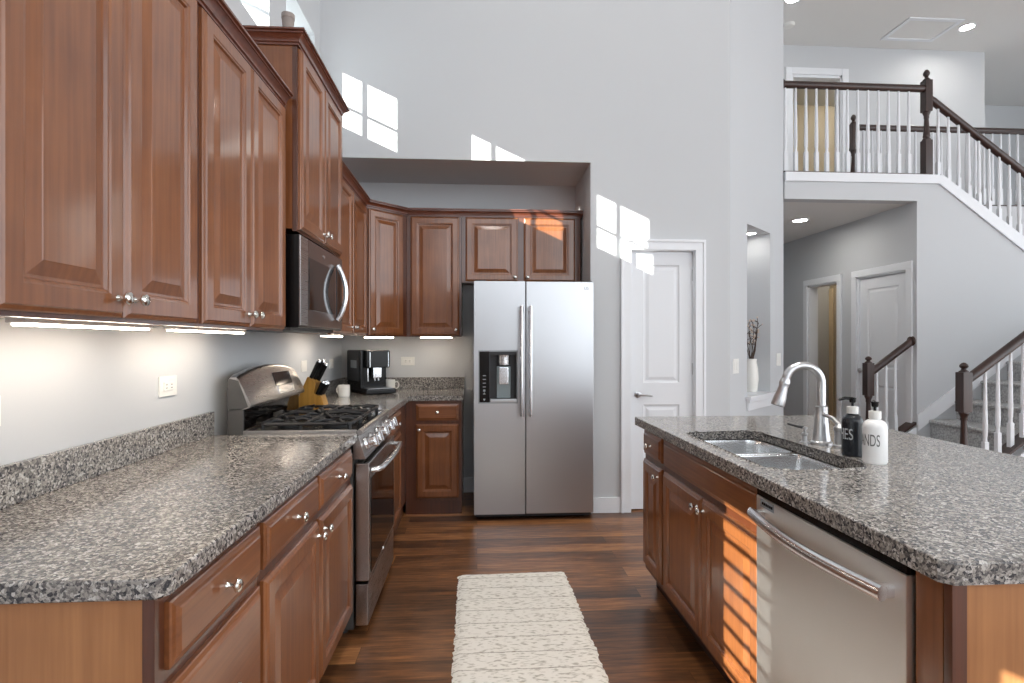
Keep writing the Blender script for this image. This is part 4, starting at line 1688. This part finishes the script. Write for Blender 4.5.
def mug(name, label, loc, r, h, ha):
    t = thing(name, label, 'mug', loc, ha)
    b = MB()
    b.lathe([(0.0, 0.0), (r * 0.88, 0.0), (r * 0.96, 0.006), (r, h * 0.5), (r, h), (r - 0.004, h), (r - 0.004, h * 0.5), (r * 0.85, 0.008), (0.0, 0.006)], 28, cap1=False)
    b.build('cup', M['ceramic'], t)
    b = MB()
    b.tube([(r - 0.002, 0, h * 0.78), (r + 0.016, 0, h * 0.82), (r + 0.028, 0, h * 0.62), (r + 0.026, 0, h * 0.38), (r + 0.012, 0, h * 0.22), (r - 0.003, 0, h * 0.22)], 0.0055, 10, up=(0, 1, 0))
    b.build('handle', M['ceramic'], t)


mug('mug', 'plain white mug standing between knife block and coffee machine', (-0.995, 4.18, CT1), 0.044, 0.088, math.radians(150))
mug('mug', 'white mug with round handle on the fridge side of the coffee machine', (-0.735, 4.66, CT1), 0.05, 0.095, math.radians(0))

t = thing('coffee_machine', 'black and grey espresso coffee machine in the counter corner', 'coffee machine', (-0.885, 4.335, CT1), math.radians(30))
w, dp, h = 0.222, 0.41, 0.345
b = MB()
b.box(0.0, w, 0.09, dp, 0.004, h, 0.012)
b.box(0.0, 0.03, 0.06, 0.12, 0.004, h, 0.008)
b.build('body', M['black'], t)
b = MB()
b.box(-0.004, 0.0, 0.10, dp - 0.01, 0.095, h - 0.006, 0.002)
sp = b.build('side_panel', M['darkgrey'], t)
b = MB()
b.box(-0.006, -0.003, 0.15, 0.30, 0.20, 0.262, 0.002)
b.build('side_hatch', M['greyplastic'], sp)
b = MB()
b.box(0.03, w, 0.0, 0.095, 0.205, h, 0.014)
b.build('brew_head', M['black'], t)
b = MB()
b.prism([(0.0, 0.0), (0.006, 0.0), (0.006, 0.11), (0.0, 0.11)], 'x', 0.055, w - 0.025)
b.build('control_panel', M['black'], t, (0, -0.006, 0.213))
b = MB()
b.box(0.05, 0.056, -0.008, 0.002, 0.21, 0.33, 0.002)
b.box(w - 0.022, w - 0.016, -0.008, 0.002, 0.21, 0.33, 0.002)
b.build('chrome_trim', M['bar'], t)
b = MB()
b.box(0.085, 0.155, 0.01, 0.06, 0.125, 0.207, 0.006)
b.tube([(0.105, 0.03, 0.13), (0.105, 0.03, 0.105)], 0.008, 10)
b.tube([(0.135, 0.03, 0.13), (0.135, 0.03, 0.105)], 0.008, 10)
b.build('spout', M['bar'], t)
b = MB()
b.tube([(0.045, 0.02, 0.20), (0.042, 0.01, 0.15), (0.045, 0.015, 0.10)], 0.007, 10)
b.build('steam_wand', M['bar'], t)
b = MB()
b.box(0.0, w + 0.02, -0.075, 0.10, 0.002, 0.045, 0.010)
tr = b.build('drip_tray', M['black'], t)
b = MB()
b.box(0.02, w, -0.06, 0.085, 0.0445, 0.048, 0.001)
b.build('drip_grid', M['nickel'], tr)


# ------------------------------------------------------------------ outlets and switches
def plate(name, label, mtx, w, h, kind):
    t = thing(name, label, 'outlet' if kind == 'outlet' else 'switch')
    t.matrix_world = mtx
    b = MB()
    b.box(-w / 2, w / 2, -0.006, 0.0, -h / 2, h / 2, 0.0025)
    b.build('plate', M['white'], t)
    n = max(1, round(max(w, 0.07) / 0.075)) if h > w * 0.8 else 1
    for k in range(n):
        cx = (k - (n - 1) / 2) * 0.046
        b = MB()
        if h >= w * 0.8:
            b.box(cx - 0.0165, cx + 0.0165, -0.009, -0.004, -0.033, 0.033, 0.002)
        else:
            b.box(-0.033, 0.033, -0.009, -0.004, -0.0165, 0.0165, 0.002)
        f = b.build('socket' if kind == 'outlet' else 'rocker', M['white'], t)
        if kind == 'outlet':
            b = MB()
            for s in (-1, 1):
                for q in (-0.006, 0.006):
                    if h >= w * 0.8:
                        b.box(cx + q - 0.0012, cx + q + 0.0012, -0.0095, -0.008, s * 0.017 - 0.005, s * 0.017 + 0.005)
                    else:
                        b.box(s * 0.017 - 0.005, s * 0.017 + 0.005, -0.0095, -0.008, q - 0.0012, q + 0.0012)
            b.build('slots', M['darkgrey'], f, smooth=False)


def onleft(y, z):
    return Matrix.Translation((XL, y, z)) @ Matrix.Rotation(R90, 4, 'Z')


plate('wall_outlet', 'white double outlet plate on the wall above the long counter', onleft(2.16, 1.1545), 0.118, 0.076, 'outlet')
plate('wall_outlet', 'white outlet plate at the open end of the long counter', onleft(1.368, 1.152), 0.118, 0.076, 'outlet')
plate('wall_switch', 'white switch plate on the wall behind the knife block', onleft(3.80, 1.16), 0.118, 0.076, 'switch')
plate('wall_switch', 'white switch plate on the wall behind the coffee machine and mug', onleft(4.50, 1.15), 0.118, 0.076, 'switch')
plate('wall_outlet', 'white sideways outlet plate on the wall between coffee machine and fridge', Matrix.Translation((-0.605, YN, 1.157)), 0.118, 0.074, 'outlet')


def onang(s, z):
    return MW @ Matrix.Translation((s * WL, 0, z))


plate('wall_switch', 'white switch plate on the pantry side of the tall niche', onang(0.085, 1.13), 0.116, 0.118, 'switch')
plate('wall_switch', 'white switch plate on the foyer side of the tall niche', onang(0.885, 1.16), 0.116, 0.118, 'switch')

# vase with twigs in the niche
vp = MW @ Vector((n0 + 0.44, 0.12, NZ0 + 0.007))
t = thing('vase', 'white vase standing on the sill of the tall wall niche', 'vase', vp)
b = MB()
b.lathe([(0.0, 0.0), (0.045, 0.0), (0.052, 0.015), (0.062, 0.12), (0.055, 0.22), (0.042, 0.275), (0.046, 0.30), (0.040, 0.30), (0.038, 0.275), (0.0, 0.26)], 28, cap1=False)
b.build('body', M['ceramic'], t)
t = thing('twig_arrangement', 'dark twigs with pale buds standing in the white niche vase', 'twigs', vp + Vector((0, 0, 0.30)))
tb = MB()
bb = MB()
for k in range(9):
    a = k * 2.4 + 0.3
    p = Vector((0.012 * math.cos(a), 0.012 * math.sin(a), -0.03))
    dv = Vector((0.13 * math.cos(a), 0.13 * math.sin(a), 1.0)).normalized()
    pts = [p.copy()]
    for s in range(7):
        p = p + dv * 0.052
        dv = (dv + Vector((random.uniform(-0.22, 0.22), random.uniform(-0.22, 0.22), 0.05))).normalized()
        pts.append(p.copy())
        if s > 1:
            q = p + Vector((random.uniform(-0.05, 0.05), random.uniform(-0.05, 0.05), random.uniform(0.01, 0.05)))
            tb.tube([p, (p + q) / 2 + Vector((0, 0, 0.004)), q], [0.003, 0.0025, 0.002], 5)
            r = random.uniform(0.006, 0.011)
            bb.lathe([(0.0, -r), (r * 0.8, -r * 0.6), (r, 0), (r * 0.8, r * 0.6), (0.0, r)], 8, q, cap0=False, cap1=False)
    tb.tube(pts, [0.0045 - 0.0004 * i for i in range(len(pts))], 6)
tb.build('twigs', M['twig'], t)
bb.build('buds', M['bud'], t)

# ------------------------------------------------------------------ ceiling fittings
def downlight(label, x, y, z, r=0.075, lamp='can', group=None):
    t = thing('downlight', label, 'light', (x, y, z))
    b = MB()
    b.lathe([(r * 1.25, 0.0), (r * 1.25, 0.004), (r, 0.010), (r * 0.96, 0.006), (r * 0.96, 0.0)], 28, axis='-z', cap0=False, cap1=False)
    b.build('trim_ring', M['trim'], t)
    b = MB()
    b.lathe([(0.0, 0.003), (r * 0.95, 0.003), (r * 0.95, 0.004), (0.0, 0.005)], 28, axis='-z', cap0=False, cap1=False)
    b.build('lamp', M[lamp], t)
    return t


downlight('round downlight in the loft ceiling near the attic hatch', 6.26, 6.63, CEIL)
downlight('round downlight in the loft ceiling beside the smoke detector above the loft rail', 3.70, 6.21, CEIL)
downlight('round downlight in the low foyer ceiling under the loft', 3.63, 5.95, ZL)
downlight('small glowing downlight in the top of the wall niche', *(MW @ Vector((n0 + 0.42, 0.12, NZ1)))[:], r=0.045, lamp='nichelamp')
t = thing('smoke_detector', 'round white smoke detector on the loft ceiling above the doorway', 'smoke detector', (3.95, 6.72, CEIL))
MB().lathe([(0.0, 0.0), (0.07, 0.0), (0.07, 0.012), (0.06, 0.03), (0.035, 0.036), (0.0, 0.038)], 28, axis='-z').build('cover', M['white'], t)
t = thing('attic_hatch', 'flat white framed attic hatch in the loft ceiling', 'hatch', (5.72, 6.72, CEIL))
b = MB()
b.cells(-0.36, 0.36, -0.25, 0.25, [(-0.31, 0.31, -0.20, 0.20)], lambda u0, u1, v0, v1: b.box(u0, u1, v0, v1, -0.014, 0.0))
b.build('frame', M['trim'], t, smooth=False)
b = MB()
b.box(-0.31, 0.31, -0.2, 0.2, -0.005, 0.0)
b.build('panel', M['ceil'], t, smooth=False)
# unseen lamps added to light the two tan rooms
t = thing('added_room_lamp', 'unseen warm lamp added to light the tan room behind the loft doorway', 'light', (6.1, 8.2, CEIL))
MB().lathe([(0.0, 0.0), (0.17, 0.0), (0.16, 0.05), (0.09, 0.09), (0.0, 0.10)], 28, axis='-z').build('shade', M['addedlamp'], t)
t = thing('added_room_lamp', 'unseen warm lamp added to light the tan room beyond the foyer doorway', 'light', (4.85, 7.2, ZL))
MB().lathe([(0.0, 0.0), (0.13, 0.0), (0.12, 0.04), (0.07, 0.07), (0.0, 0.08)], 28, axis='-z').build('shade', M['addedlamp'], t)

# unseen kitchen downlights, added to brighten the floor and counters
for i, (x, y) in enumerate([(0.25, 1.3), (0.25, 3.0), (1.5, 0.9), (1.5, 2.6)]):
    t = downlight('added downlight high in the unseen kitchen ceiling over the ' + ['open counter end', 'range and fridge', 'dishwasher end of the island', 'sink end of the island'][i], x, y, CEIL)
    ld_ = bpy.data.lights.new('added_fill_beam', 'SPOT')
    ld_.energy = 120.0
    ld_.color = (1.0, 0.95, 0.88)
    ld_.spot_size = math.radians(70)
    ld_.spot_blend = 1.0
    ld_.shadow_soft_size = 0.12
    lo = bpy.data.objects.new('added_fill_beam', ld_)
    COL.objects.link(lo)
    lo.parent = t
    lo.location = (0, 0, -0.03)
